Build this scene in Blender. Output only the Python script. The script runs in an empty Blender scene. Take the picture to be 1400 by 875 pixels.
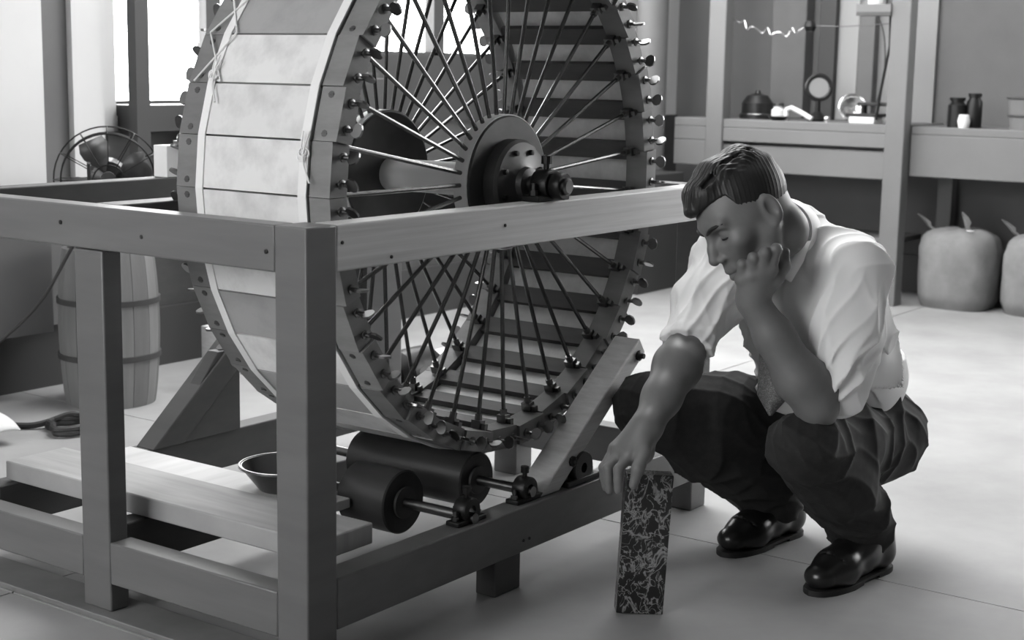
import bpy, bmesh, math, random
import numpy as np
from mathutils import Vector, Matrix, Quaternion
rnd = random.Random(7)
C = bpy.context.scene.collection
PI = math.pi
sc = bpy.context.scene

# ------------------------------------------------------------------ camera
cam_d = bpy.data.cameras.new('camera'); cam = bpy.data.objects.new('camera', cam_d); C.objects.link(cam)
cam_d.sensor_width = 36.0; cam_d.lens = 2087.0 / 1400.0 * 36.0
cam_d.clip_start = 0.05; cam_d.clip_end = 100
RW = ((0.58549147, -0.12267901, 0.80134237), (-0.81049542, -0.10959222, 0.57540136), (0.01723122, -0.98637691, -0.16359609))
m = Matrix([[RW[i][0], -RW[i][1], -RW[i][2], 0] for i in range(3)] + [[0, 0, 0, 1]])
m.translation = Vector((0, 0, 1.03)); cam.matrix_world = m
cam_d.dof.use_dof = True; cam_d.dof.focus_distance = 3.05; cam_d.dof.aperture_fstop = 6.5
sc.camera = cam

# ------------------------------------------------------------------ world, windows' daylight, exposure
w = bpy.data.worlds.new('overcast_sky'); sc.world = w; w.use_nodes = True
bg = w.node_tree.nodes['Background']; bg.inputs[0].default_value = (1, 1, 1, 1); bg.inputs[1].default_value = 14.0
sc.view_settings.view_transform = 'Standard'; sc.view_settings.look = 'None'
sc.view_settings.gamma = 1.0; sc.view_settings.use_curve_mapping = False
sc.view_settings.exposure = 0.0
sc.cycles.max_bounces = 8; sc.cycles.diffuse_bounces = 5; sc.cycles.glossy_bounces = 3
sc.cycles.use_denoising = True
sc.cycles.caustics_reflective = False; sc.cycles.caustics_refractive = False
def portal(name, loc, direction, sx, sy):
    """daylight entering through a window opening: an area-light portal that fills the opening"""
    l = bpy.data.lights.new(name, 'AREA'); l.shape = 'RECTANGLE'; l.size = sx; l.size_y = sy; l.cycles.is_portal = True
    o = bpy.data.objects.new(name, l); C.objects.link(o); o.location = loc
    d = Vector(direction)
    q = d.to_track_quat('-Z', 'Z' if abs(d.z) < .9 else 'Y'); o.rotation_euler = q.to_euler()
    return o
XL, XR, YB, YF, ZC = -1.6, 7.0, 4.0, -4.2, 3.0       # room shell
# window openings: (wall, u0, u1, z0, z1)
OPEN = [('back', 3.33, 4.45, .85, 2.8), ('back', 4.62, 6.2, 1.04, 2.85),
        ('left', 1.3, 3.6, .95, 2.85), ('right', -1.4, 1.6, 1.1, 2.85)]
SKY = (3.0, 5.6, 1.8, 3.7)                          # unseen skylight added to light floor and wheel from above: x0, x1, y0, y1
for wl, u0, u1, z0, z1 in OPEN:
    uc, zc, su, sz = (u0 + u1) / 2, (z0 + z1) / 2, u1 - u0, z1 - z0
    if wl == 'back': portal('window_daylight', (uc, YB + .11, zc), (0, -1, 0), su, sz)
    if wl == 'left': portal('window_daylight', (XL - .11, uc, zc), (1, 0, 0), su, sz)
    if wl == 'right': portal('window_daylight', (XR + .11, uc, zc), (-1, 0, 0), su, sz)

portal('window_daylight', ((SKY[0] + SKY[1]) / 2, (SKY[2] + SKY[3]) / 2, ZC + .1), (0, 0, -1), SKY[1] - SKY[0], SKY[3] - SKY[2])  # daylight through the added skylight

# ------------------------------------------------------------------ materials (a black-and-white photograph: all greys)
def mat(name, v, rough=.6, metal=0., noise=None, v2=None, scale=8., detail=6., stretch=(1, 1, 1), bump=0., kind='noise', lo=.35, hi=.7, obvar=0., spec=.5):
    mt = bpy.data.materials.new(name); mt.use_nodes = True
    nt = mt.node_tree; b = nt.nodes['Principled BSDF']
    b.inputs['Base Color'].default_value = (v, v, v, 1); b.inputs['Roughness'].default_value = rough; b.inputs['Metallic'].default_value = metal
    b.inputs['Specular IOR Level'].default_value = spec
    src = None
    if v2 is not None:
        tc = nt.nodes.new('ShaderNodeTexCoord'); mp = nt.nodes.new('ShaderNodeMapping'); mp.inputs['Scale'].default_value = stretch
        nt.links.new(tc.outputs['Object'], mp.inputs['Vector'])
        if kind == 'noise':
            n = nt.nodes.new('ShaderNodeTexNoise'); n.inputs['Scale'].default_value = scale; n.inputs['Detail'].default_value = detail
            n.inputs['Roughness'].default_value = .6
            nt.links.new(mp.outputs[0], n.inputs['Vector']); fac = n.outputs['Fac']
        elif kind == 'grain':
            n = nt.nodes.new('ShaderNodeTexWave'); n.wave_type = 'BANDS'; n.bands_direction = 'Z'
            n.inputs['Scale'].default_value = scale; n.inputs['Distortion'].default_value = 3.5; n.inputs['Detail'].default_value = 3; n.inputs['Detail Scale'].default_value = .7
            nt.links.new(mp.outputs[0], n.inputs['Vector']); fac = n.outputs['Fac']
        elif kind == 'streak':
            fs = []
            for q_, sc_ in enumerate((1., 2.3)):
                n = nt.nodes.new('ShaderNodeTexNoise'); n.inputs['Scale'].default_value = scale * sc_; n.inputs['Detail'].default_value = detail; n.inputs['Distortion'].default_value = .9
                nt.links.new(mp.outputs[0], n.inputs['Vector'])
                su = nt.nodes.new('ShaderNodeMath'); su.operation = 'SUBTRACT'; su.inputs[1].default_value = .5 + .03 * q_
                ab = nt.nodes.new('ShaderNodeMath'); ab.operation = 'ABSOLUTE'; nt.links.new(n.outputs['Fac'], su.inputs[0]); nt.links.new(su.outputs[0], ab.inputs[0]); fs.append(ab)
            mn = nt.nodes.new('ShaderNodeMath'); mn.operation = 'MINIMUM'; nt.links.new(fs[0].outputs[0], mn.inputs[0]); nt.links.new(fs[1].outputs[0], mn.inputs[1]); fac = mn.outputs[0]
        elif kind == 'vein':
            n0 = nt.nodes.new('ShaderNodeTexNoise'); n0.inputs['Scale'].default_value = scale * .6; n0.inputs['Detail'].default_value = 5
            nt.links.new(mp.outputs[0], n0.inputs['Vector'])
            mx = nt.nodes.new('ShaderNodeMix'); mx.data_type = 'VECTOR'; mx.inputs[0].default_value = .12
            nt.links.new(mp.outputs[0], mx.inputs[4]); nt.links.new(n0.outputs['Color'], mx.inputs[5])
            n = nt.nodes.new('ShaderNodeTexVoronoi'); n.feature = 'DISTANCE_TO_EDGE'; n.inputs['Scale'].default_value = scale
            nt.links.new(mx.outputs[1], n.inputs['Vector']); fac = n.outputs['Distance']
        r = nt.nodes.new('ShaderNodeValToRGB'); r.color_ramp.elements[0].position = lo; r.color_ramp.elements[1].position = hi
        r.color_ramp.elements[0].color = (v, v, v, 1); r.color_ramp.elements[1].color = (v2, v2, v2, 1)
        nt.links.new(fac, r.inputs[0]); src = r.outputs[0]
        if obvar:
            oi = nt.nodes.new('ShaderNodeObjectInfo'); mr = nt.nodes.new('ShaderNodeMapRange'); mr.inputs['To Min'].default_value = 1 - obvar; mr.inputs['To Max'].default_value = 1 + obvar * .4
            nt.links.new(oi.outputs['Random'], mr.inputs['Value'])
            mm = nt.nodes.new('ShaderNodeMix'); mm.data_type = 'RGBA'; mm.blend_type = 'MULTIPLY'; mm.inputs[0].default_value = 1
            nt.links.new(src, mm.inputs[6]); nt.links.new(mr.outputs[0], mm.inputs[7]); src = mm.outputs[2]
        nt.links.new(src, b.inputs['Base Color'])
        if bump:
            bp = nt.nodes.new('ShaderNodeBump'); bp.inputs['Strength'].default_value = bump; bp.inputs['Distance'].default_value = .004
            nt.links.new(fac, bp.inputs['Height']); nt.links.new(bp.outputs[0], b.inputs['Normal'])
    return mt
M = {}
M['concrete'] = mat('concrete_floor', .27, .7, v2=.38, scale=2.6, detail=12, lo=.3, hi=.75, bump=.15)
M['joint'] = mat('floor_joint_dirt', .06, .9)
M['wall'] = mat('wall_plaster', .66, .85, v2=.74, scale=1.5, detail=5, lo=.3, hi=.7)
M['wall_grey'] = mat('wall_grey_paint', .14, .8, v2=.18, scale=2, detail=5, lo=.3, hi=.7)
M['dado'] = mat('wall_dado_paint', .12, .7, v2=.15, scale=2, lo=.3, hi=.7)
M['ceiling'] = mat('ceiling_boards', .22, .9)
M['unseen'] = mat('dark_brick_wall', .10, .9, v2=.13)
M['panel_white'] = mat('white_board', .36, .8)
M['dark_trim'] = mat('dark_trim_paint', .045, .5)
M['frame'] = mat('frame_grey_wood', .11, .4, v2=.14, scale=3, detail=8, stretch=(1, 1, 6), lo=.3, hi=.7, bump=.05)
M['frame_h'] = mat('frame_grey_wood_rail', .12, .38, v2=.15, scale=3, detail=8, stretch=(4, 1, 10), lo=.3, hi=.7, bump=.05)
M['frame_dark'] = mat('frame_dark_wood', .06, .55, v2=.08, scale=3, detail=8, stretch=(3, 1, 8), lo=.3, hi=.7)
M['pine'] = mat('raw_pine', .62, .55, v2=.48, scale=2.2, detail=4, stretch=(1.1, 8, 60), lo=.3, hi=.7, bump=.03)
M['plank'] = mat('plank_wood', .40, .6, v2=.29, scale=5, detail=8, stretch=(8, .8, 1), lo=.3, hi=.7, bump=.08)
M['ring'] = mat('ring_wood', .24, .5, v2=.16, scale=6, detail=6, stretch=(1, 1, 4), lo=.3, hi=.7, obvar=.3)
M['slab'] = mat('light_marble', .75, .38, v2=.58, scale=13, detail=12, lo=.44, hi=.66, obvar=.12)
M['slab_grey'] = mat('grey_marble', .37, .4, v2=.31, scale=14, detail=9, lo=.4, hi=.62, obvar=.1)
M['slab_vein'] = mat('veined_marble', .45, .38, v2=.70, scale=10, kind='vein', lo=.0, hi=.03, obvar=.1)
M['slat'] = mat('backing_wood', .09, .6, v2=.06, scale=5, stretch=(6, 1, 6), lo=.3, hi=.7, obvar=.2)
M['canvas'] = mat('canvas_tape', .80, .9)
M['steel'] = mat('steel_rod', .16, .25, .9)
M['iron'] = mat('dark_iron', .02, .42, .6)
M['cast'] = mat('cast_iron', .09, .45, .5, v2=.06, scale=12, lo=.3, hi=.7)
M['nickel'] = mat('worn_nickel', .20, .28, 1.)
M['bright'] = mat('bright_metal', .78, .25, 1.)
M['roller'] = mat('roller_iron', .035, .3, .3, v2=.05, scale=30, stretch=(1, .1, 1))
M['marble_dark'] = mat('dark_veined_marble', .30, .3, v2=.012, scale=16, detail=5, kind='streak', lo=.002, hi=.022, stretch=(1.3, 1.3, 1.))
M['barrel'] = mat('barrel_wood', .26, .7, v2=.17, scale=3, stretch=(5, 5, .5), lo=.3, hi=.7, obvar=.35)
M['hoop'] = mat('barrel_hoop', .05, .7)
M['burlap'] = mat('sack_cloth', .26, .95, v2=.18, scale=7, lo=.35, hi=.7, bump=.3)
M['bench'] = mat('bench_paint', .16, .6, v2=.19, scale=2, lo=.3, hi=.7)
M['black'] = mat('black_enamel', .012, .35)
M['cable'] = mat('cable_rubber', .03, .6)
M['white'] = mat('white_card', .8, .7)
M['cloth'] = mat('white_cloth', .7, .9)
M['glassware'] = mat('clear_glass', .95, .05)
_g = M['glassware'].node_tree.nodes['Principled BSDF']; _g.inputs['Transmission Weight'].default_value = .9; _g.inputs['IOR'].default_value = 1.45
def pane_mat():
    mt = bpy.data.materials.new('window_glass'); mt.use_nodes = True; nt = mt.node_tree
    for n in list(nt.nodes): nt.nodes.remove(n)
    out = nt.nodes.new('ShaderNodeOutputMaterial'); mx = nt.nodes.new('ShaderNodeMixShader'); tr = nt.nodes.new('ShaderNodeBsdfTransparent'); gl = nt.nodes.new('ShaderNodeBsdfGlossy')
    gl.inputs['Roughness'].default_value = .02; mx.inputs[0].default_value = .05; tr.inputs[0].default_value = (.95, .95, .95, 1)
    nt.links.new(tr.outputs[0], mx.inputs[1]); nt.links.new(gl.outputs[0], mx.inputs[2]); nt.links.new(mx.outputs[0], out.inputs[0]); return mt
M['pane'] = pane_mat()
M['dial'] = mat('dial_face', .30, .4)

# ------------------------------------------------------------------ mesh helpers
class MB:
    def __init__(s): s.v = []; s.f = []
    def add(s, v, f):
        n = len(s.v); s.v += [tuple(p) for p in v]; s.f += [tuple(i + n for i in q) for q in f]; return s
    def box(s, x0, x1, y0, y1, z0, z1, M_=None):
        v = [Vector(p) for p in ((x0, y0, z0), (x1, y0, z0), (x1, y1, z0), (x0, y1, z0), (x0, y0, z1), (x1, y0, z1), (x1, y1, z1), (x0, y1, z1))]
        if M_ is not None: v = [M_ @ p for p in v]
        return s.add(v, [(0, 3, 2, 1), (4, 5, 6, 7), (0, 1, 5, 4), (1, 2, 6, 5), (2, 3, 7, 6), (3, 0, 4, 7)])
    def prism(s, poly, y0, y1):
        """polygon of (x, z) extruded along Y"""
        n = len(poly); v = [(x, y0, z) for x, z in poly] + [(x, y1, z) for x, z in poly]
        return s.add(v, [tuple(range(n)), tuple(range(2 * n - 1, n - 1, -1))] + [(i, i + n, (i + 1) % n + n, (i + 1) % n) for i in range(n)])
    def tube(s, pts, r, n=8, cap=True):
        pts = [Vector(p) for p in pts]; k = len(pts)
        rs = r if isinstance(r, (list, tuple)) else [r] * k
        up = None; v = []
        for i, p in enumerate(pts):
            t = (pts[min(i + 1, k - 1)] - pts[max(i - 1, 0)]).normalized()
            if up is None:
                up = Vector((0, 0, 1)) if abs(t.z) < .9 else Vector((1, 0, 0))
            a = (up - t * up.dot(t)).normalized(); b = t.cross(a); up = a
            for j in range(n):
                an = 2 * PI * j / n; v.append(p + (a * math.cos(an) + b * math.sin(an)) * rs[i])
        f = [(i * n + j, i * n + (j + 1) % n, (i + 1) * n + (j + 1) % n, (i + 1) * n + j) for i in range(k - 1) for j in range(n)]
        if cap: f += [tuple(range(n - 1, -1, -1)), tuple(range((k - 1) * n, k * n))]
        return s.add(v, f)
    def cyl(s, p0, p1, r0, r1=None, n=16): return s.tube([p0, p1], [r0, r0 if r1 is None else r1], n)
    def lathe(s, prof, n=24, M_=None):
        """profile (r, h) round local Z"""
        v = []; k = len(prof)
        for r, h in prof:
            for j in range(n):
                a = 2 * PI * j / n; p = Vector((r * math.cos(a), r * math.sin(a), h)); v.append(M_ @ p if M_ is not None else p)
        f = [(i * n + j, i * n + (j + 1) % n, (i + 1) * n + (j + 1) % n, (i + 1) * n + j) for i in range(k - 1) for j in range(n)]
        if prof[0][0] > 1e-6: f.append(tuple(range(n - 1, -1, -1)))
        if prof[-1][0] > 1e-6: f.append(tuple(range((k - 1) * n, k * n)))
        return s.add(v, f)
    def sphere(s, c, r, n=12, m_=8, M_=None):
        r = (r, r, r) if not isinstance(r, (tuple, list)) else r; v = []; c = Vector(c)
        for i in range(m_ + 1):
            th = PI * i / m_
            for j in range(n):
                a = 2 * PI * j / n; p = Vector((r[0] * math.sin(th) * math.cos(a), r[1] * math.sin(th) * math.sin(a), r[2] * math.cos(th)))
                v.append(c + (M_ @ p if M_ is not None else p))
        return s.add(v, [(i * n + j, (i + 1) * n + j, (i + 1) * n + (j + 1) % n, i * n + (j + 1) % n) for i in range(m_) for j in range(n)])
    def torus(s, c, R, r, n=32, k=8, M_=None, a0=0, a1=2 * PI):
        c = Vector(c); full = abs(a1 - a0 - 2 * PI) < 1e-6
        pts = []
        for i in range(n + (0 if full else 1)):
            a = a0 + (a1 - a0) * i / n; p = Vector((R * math.cos(a), R * math.sin(a), 0)); pts.append((a, p))
        v = []
        for a, p in pts:
            e = Vector((math.cos(a), math.sin(a), 0))
            for j in range(k):
                b = 2 * PI * j / k; q = p + e * r * math.cos(b) + Vector((0, 0, r * math.sin(b))); v.append(c + (M_ @ q if M_ is not None else q))
        L = len(pts); f = []
        for i in range(L if full else L - 1):
            i2 = (i + 1) % L
            for j in range(k): f.append((i * k + j, i2 * k + j, i2 * k + (j + 1) % k, i * k + (j + 1) % k))
        return s.add(v, f)
    def mesh(s, name, m, smooth=35):
        me = bpy.data.meshes.new(name); me.from_pydata(s.v, [], s.f); me.update()
        bm = bmesh.new(); bm.from_mesh(me); bmesh.ops.remove_doubles(bm, verts=bm.verts, dist=1e-6); bmesh.ops.recalc_face_normals(bm, faces=bm.faces); bm.to_mesh(me); bm.free()
        if m is not None: me.materials.append(m)
        if smooth: me.shade_smooth(); me.set_sharp_from_angle(angle=math.radians(smooth))
        return me
    def build(s, name, m, parent=None, loc=None, bevel=0., smooth=35, local=False):
        """link as ONE mesh object; loc = the origin (world) the vertices are given around"""
        o = bpy.data.objects.new(name, s.mesh(name, m, smooth)); C.objects.link(o)
        if local:                            # vertices already given round the parent's own origin
            o.parent = parent
            if bevel:
                md = o.modifiers.new('edge', 'BEVEL'); md.width = bevel; md.segments = 2; md.limit_method = 'ANGLE'; md.angle_limit = math.radians(40)
            return o
        base = Vector(loc) if loc is not None else (parent_origin(parent) if parent else Vector((0, 0, 0)))
        if loc is None and parent is None:   # top-level mesh given in world coordinates: origin at its base centre
            xs = [v.co for v in o.data.vertices]
            base = Vector(((min(p.x for p in xs) + max(p.x for p in xs)) / 2, (min(p.y for p in xs) + max(p.y for p in xs)) / 2, min(p.z for p in xs)))
        if base.length > 0: o.data.transform(Matrix.Translation(-base))
        if parent: o.parent = parent; o.location = base - parent_origin(parent)
        else: o.location = base
        if bevel:
            md = o.modifiers.new('edge', 'BEVEL'); md.width = bevel; md.segments = 2; md.limit_method = 'ANGLE'; md.angle_limit = math.radians(40)
        return o
def parent_origin(p):
    v = Vector((0, 0, 0))
    while p is not None: v += p.location; p = p.parent
    return v
def tag(o, label, cat, group=None):
    o['label'] = label; o['category'] = cat
    if group: o['group'] = group
    return o
def thing(name, label, cat, loc, group=None):
    o = bpy.data.objects.new(name, None); C.objects.link(o); o.location = loc; o.empty_display_size = .05
    return tag(o, label, cat, group)
def struct(o): o['kind'] = 'structure'; return o
def BOX(*a, **k): return MB().box(*a, **k)
def inst(name, me, parent, loc=(0, 0, 0), rot=(0, 0, 0), m=None):
    o = bpy.data.objects.new(name, me); C.objects.link(o); o.parent = parent; o.location = loc; o.rotation_euler = rot
    if m is not None:
        o.material_slots[0].link = 'OBJECT'; o.material_slots[0].material = m
    return o
YtoZ = Matrix.Rotation(-PI / 2, 4, 'X')      # local Z -> world Y
ZtoX = Matrix.Rotation(PI / 2, 4, 'Y')
def dirM(d, c):
    """matrix that takes local Z to direction d, placed at c"""
    q = Vector(d).normalized().to_track_quat('Z', 'Y'); return Matrix.Translation(Vector(c)) @ q.to_matrix().to_4x4()

# ------------------------------------------------------------------ setting: floor, walls, ceiling, windows
fl = struct(BOX(XL, XR, YF, YB, -.06, -.012).build('floor', M['joint']))
xc = [XL, .6, 1.752, 2.9, XR]; yc = [YF, -.5, 2.45, YB]
for i in range(4):
    for j in range(3):
        g = .0022
        BOX(xc[i] + g, xc[i + 1] - g, yc[j] + g, yc[j + 1] - g, -.012, 0).build('floor_slab', M['concrete'], fl)
cl = MB()
for x0, x1, y0, y1 in ((XL - .2, SKY[0], YF - .2, YB + .2), (SKY[1], XR + .2, YF - .2, YB + .2), (SKY[0], SKY[1], YF - .2, SKY[2]), (SKY[0], SKY[1], SKY[3], YB + .2)): cl.box(x0, x1, y0, y1, ZC, ZC + .1)
cl = struct(cl.build('ceiling', M['ceiling']))
sk = MB()
for i in range(5):
    x = SKY[0] + (SKY[1] - SKY[0]) * i / 4; sk.box(x - .02, x + .02, SKY[2], SKY[3], ZC + .03, ZC + .08)
sk = struct(sk.build('window_5', M['frame_dark']))  # bars of the unseen skylight, added for its overhead light
for i in range(4):
    x = SKY[0] + (SKY[1] - SKY[0]) * i / 4; BOX(x + .015, x + .535, SKY[2], SKY[3], ZC + .05, ZC + .055).build('pane', M['pane'], sk)
def wall(name, axis, pos, a0, a1, openings, m, out):
    """wall slab on x=pos or y=pos, thickness .12 outward, with rectangular openings"""
    mb = MB(); t0, t1 = (pos, pos + .22) if out > 0 else (pos - .22, pos)
    def seg(u0, u1, z0, z1):
        if u1 - u0 < 1e-4 or z1 - z0 < 1e-4: return
        mb.box(u0, u1, t0, t1, z0, z1) if axis == 'y' else mb.box(t0, t1, u0, u1, z0, z1)
    u = a0
    for (u0, u1, z0, z1) in sorted(openings):
        seg(u, u0, 0, ZC); seg(u0, u1, 0, z0); seg(u0, u1, z1, ZC); u = u1
    seg(u, a1, 0, ZC)
    return struct(mb.build(name, m))
wb = wall('wall_back', 'y', YB, XL - .22, XR + .22, [o[1:] for o in OPEN if o[0] == 'back'], M['wall'], 1)
wl_ = wall('wall_left', 'x', XL, YF, YB, [o[1:] for o in OPEN if o[0] == 'left'], M['unseen'], -1)
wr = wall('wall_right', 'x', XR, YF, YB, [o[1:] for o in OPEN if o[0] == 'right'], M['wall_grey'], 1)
wf = wall('wall_front', 'y', YF, XL - .22, XR + .22, [], M['unseen'], -1)
# windows: sill, frame bars, panes
wn = 0
for wl, u0, u1, z0, z1 in OPEN:
    wn += 1
    fr = MB(); pn = []; t = .045
    nb = 1 if wl == 'back' and u1 - u0 < 1.3 else 3
    us = [u0 + (u1 - u0) * i / (nb + 1) for i in range(nb + 2)]
    if wn == 1: us = [u0, 3.84, u1]
    if wn == 2: us = [u0, 5.12, 5.66, u1]
    zm = (z0 + z1) / 2 + .25
    def bar(a, b, c, d, mb, th=.05, off=0.):
        if wl == 'back': mb.box(a, b, YB + .08 + off, YB + .08 + off + th, c, d)
        elif wl == 'left': mb.box(XL - .08 - off - th, XL - .08 - off, a, b, c, d)
        else: mb.box(XR + .08 + off, XR + .08 + off + th, a, b, c, d)
        return mb
    bar(u0, u1, z0, z0 + t, fr); bar(u0, u1, z1 - t, z1, fr); bar(u0, u0 + t, z0, z1, fr); bar(u1 - t, u1, z0, z1, fr); bar(u0, u1, zm - t / 2, zm + t / 2, fr)
    for u in us[1:-1]: bar(u - .035, u + .035, z0, z1, fr)
    wo = struct(fr.build('window_%d' % wn, M['dark_trim'] if wl == 'back' else M['bench'])); 
    for i in range(len(us) - 1):
        for c, d in ((z0, zm), (zm, z1)):
            bar(us[i] + .03, us[i + 1] - .03, c + .02, d - .02, MB(), .004, .018).build('pane', M['pane'], wo)
# dark sill board under the nearer back window
struct(BOX(3.335, 4.5, YB - .09, YB + .08, .80, .885).build('trim_1', M['dark_trim']))
struct(BOX(4.5, 6.3, YB - .02, YB + .0, .80, 1.07).build('backlit_shade_panel', M['dark_trim']))  # dark panel below the farther window, backlit shade put into its colour
# painted dado, baseboards
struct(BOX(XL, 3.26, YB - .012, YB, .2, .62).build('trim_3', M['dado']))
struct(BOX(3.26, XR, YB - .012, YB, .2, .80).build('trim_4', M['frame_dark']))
struct(BOX(XL, XR, YB - .03, YB, 0, .2).build('baseboard_back', M['dark_trim']))
struct(BOX(XR - .02, XR, YF, YB, 0, .18).build('baseboard_right', M['dark_trim']))
# plastered pilaster and the stepped window casing to its right
struct(BOX(XL, 2.94, YB - .14, YB, .62, ZC).build('trim_5', M['wall']))
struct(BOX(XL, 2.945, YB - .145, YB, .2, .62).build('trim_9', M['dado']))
struct(BOX(2.94, 3.10, YB - .05, YB, .2, ZC).build('trim_6', M['wall_grey']))
struct(BOX(3.10, 3.22, YB - .075, YB, .2, ZC).build('trim_7', M['wall']))
# right wall: light panel, pipes and boards behind the bench
struct(BOX(XR - .015, XR, 2.62, 3.08, .80, 2.9).build('trim_8', M['panel_white']))

# ------------------------------------------------------------------ timber frame of the apparatus
FX0, FX1, FY0, FY1 = 1.78, 3.155, 1.686, 2.70
fr = thing('wheel_stand', 'long grey timber stand with square posts and rails that carries the big wheel', 'stand', (2.47, 2.2, 0))
def timber(name, x0, x1, y0, y1, z0, z1, m='frame', label=None, bevel=.003):
    o = BOX(x0, x1, y0, y1, z0, z1).build(name, M[m], fr, loc=((x0 + x1) / 2, (y0 + y1) / 2, (z0 + z1) / 2), bevel=bevel)
    if label: o['label'] = label
    return o
zb = .012
near = timber('post', 1.78, 1.852, 1.686, 1.757, zb, .77)
timber('post', 1.78, 1.823, 2.187, 2.265, zb, .69)
timber('post', 1.78, 1.85, 2.635, 2.70, zb, .77)
timber('post', 3.085, 3.155, 1.686, 1.75, 0, .77)
timber('post', 3.085, 3.155, 2.635, 2.70, 0, .77)
timber('post', 3.085, 3.155, 2.195, 2.265, 0, .69)
timber('rail', 1.78, 1.828, 1.757, 2.635, .692, .77, 'frame_h')
timber('rail', 1.852, 3.085, 1.686, 1.738, .692, .77, 'pine', 'raw pine top rail with visible grain')
timber('rail', 1.85, 3.085, 2.645, 2.70, .685, .77, 'frame_dark', 'dark rear top rail')
timber('rail', 1.828, 3.085, 2.20, 2.262, .692, .77, 'frame_dark', 'dark middle top rail')
timber('rail', 3.10, 3.15, 1.75, 2.635, .692, .77)
timber('rail', 1.78, 1.83, 1.757, 2.187, .066, .147, 'frame_h')
timber('rail', 1.78, 1.83, 2.265, 2.635, .066, .147, 'frame_h')
timber('rail', 1.852, 3.085, 1.686, 1.742, .074, .166, 'frame_h')
timber('rail', 1.85, 3.085, 2.615, 2.67, .074, .163, 'frame_dark', 'dark rear bottom rail')
timber('rail', 1.823, 3.085, 2.215, 2.262, .074, .163, 'frame_dark')
timber('rail', 3.10, 3.15, 1.75, 2.635, .074, .166)
timber('foot_block', 2.315, 2.40, 1.692, 1.74, 0, .074, 'frame_dark')
def brace(name, x0, z0, x1, z1, y0, y1, w, m, label=None):
    d = Vector((x1 - x0, 0, z1 - z0)).normalized(); n = Vector((-d.z, 0, d.x)) * w
    # foot cut level on the rail, top cut square
    p = [(x0, z0), (x0 + w / d.z, z0), (x1 + n.x * -1, z1 - n.z), (x1, z1)]
    o = MB().prism(p, y0, y1).build(name, M[m], fr, loc=((x0 + x1) / 2, (y0 + y1) / 2, (z0 + z1) / 2), bevel=.003)
    if label: o['label'] = label
    return o
b1 = brace('brace', 2.475, .166, 2.852, .445, 1.70, 1.765, .042, 'pine', 'pale diagonal brace with bolts and sawn upper end')
for x, z in ((2.590, .22), (2.845, .408)):
    MB().lathe([(0, 0), (.011, 0), (.012, .006), (.006, .009), (.006, .016), (0, .016)], 8, dirM((0, -1, 0), (x, 1.70, z))).build('bolt', M['iron'], b1)
b2 = brace('brace', 2.245, .163, 2.58, .45, 2.60, 2.66, .06, 'frame_dark')
MB().prism([(2.29, .163), (2.52, .163), (2.52, .36), (2.45, .36)], 2.605, 2.64).build('gusset', M['frame_dark'], fr, bevel=.002)
for y, z in ((1.775, .745), (2.30, .755)):
    MB().lathe([(0, 0), (.004, 0), (.004, .002), (0, .003)], 8, dirM((-1, 0, 0), (1.78, y, z - .02))).build('nail_head', M['iron'], fr)
MB().lathe([(0, 0), (.004, 0), (.004, .001), (0, .0015)], 8, dirM((-1, 0, 0), (1.78, 2.08, .725))).build('nail_hole', M['black'], fr)
for x, z in ((2.40, .098), (2.42, .098), (1.99, .705), (1.865, .74), (2.32, .735)):
    MB().lathe([(0, 0), (.0034, 0), (.003, .002), (0, .003)], 8, dirM((0, -1, 0), (x, 1.686, z))).build('nail_head', M['iron'], fr)
MB().sphere((2.205, 2.19, .765), (.012, .02, .016), 10, 6).cyl((2.205, 2.18, .765), (2.205, 2.20, .765), .006).build('rail_bolt', M['nickel'], fr)

# long plank inside, thin batten under the posts
tag(MB().box(1.885, 2.035, 1.765, 2.64, .167, .207).build('plank', M['plank'], bevel=.003), 'thick wide plank lying along the lower rails inside the stand', 'plank')
tag(MB().box(1.757, 1.855, 1.2, 3.1, 0, .012).build('batten', M['ring'], bevel=.002), 'thin ribbed floor strip running under the front posts of the stand', 'strip')
tag(MB().box(2.055, 2.18, 1.95, 2.60, .167, .187).build('plank', M['pine'], bevel=.002), 'thin narrow board beside the thick plank under the wheel', 'plank')

# ------------------------------------------------------------------ the big wheel
WX, WZ, WY = 2.495, .80, 1.98
NS = 35; STEP = 2 * PI / NS
wheel = thing('specimen_wheel', 'big spoked wheel rimmed with pale stone slabs and rows of thumbscrews', 'wheel', (WX, WY, WZ))
def wobj(name, me, ang, m=None, loc=(0, 0, 0)): return inst(name, me, wheel, loc, (0, ang, 0), m)
def polar_box(r0, r1, half, y0, y1, gap=.0):
    """box spanning +-half angle about +X, radial faces cut on the joint planes"""
    t0 = math.tan(half); v = []
    for y in (y0, y1):
        for r, sg in ((r0, -1), (r1, -1), (r1, 1), (r0, 1)): v.append((r, y, sg * (r * t0 - gap)))
    return MB().add(v, [(0, 1, 2, 3), (7, 6, 5, 4), (0, 4, 5, 1), (1, 5, 6, 2), (2, 6, 7, 3), (3, 7, 4, 0)])
slab_me = polar_box(.521, .546, STEP / 2, -.135, .14, .0018).mesh('slab', M['slab'], 0)
slat_me = polar_box(.508, .5205, STEP / 2 * .46, -.145, .15, 0).mesh('backing_slat', M['slat'], 0)
slat_me.transform(Matrix.Rotation(STEP * .5, 4, 'Y'))
segf_me = polar_box(.503, .543, STEP / 2, -.196, -.142, .0006).mesh('ring_segment', M['ring'], 0)
segf2_me = polar_box(.501, .545, STEP / 2, -.190, -.142, .0006).mesh('ring_segment', M['ring'], 0)
segb_me = polar_box(.503, .543, STEP / 2, .145, .197, .0006).mesh('ring_segment', M['ring'], 0)
tape_me = polar_box(.546, .5495, STEP / 2, -.134, -.116).mesh('edge_tape', M['canvas'], 0)
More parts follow.
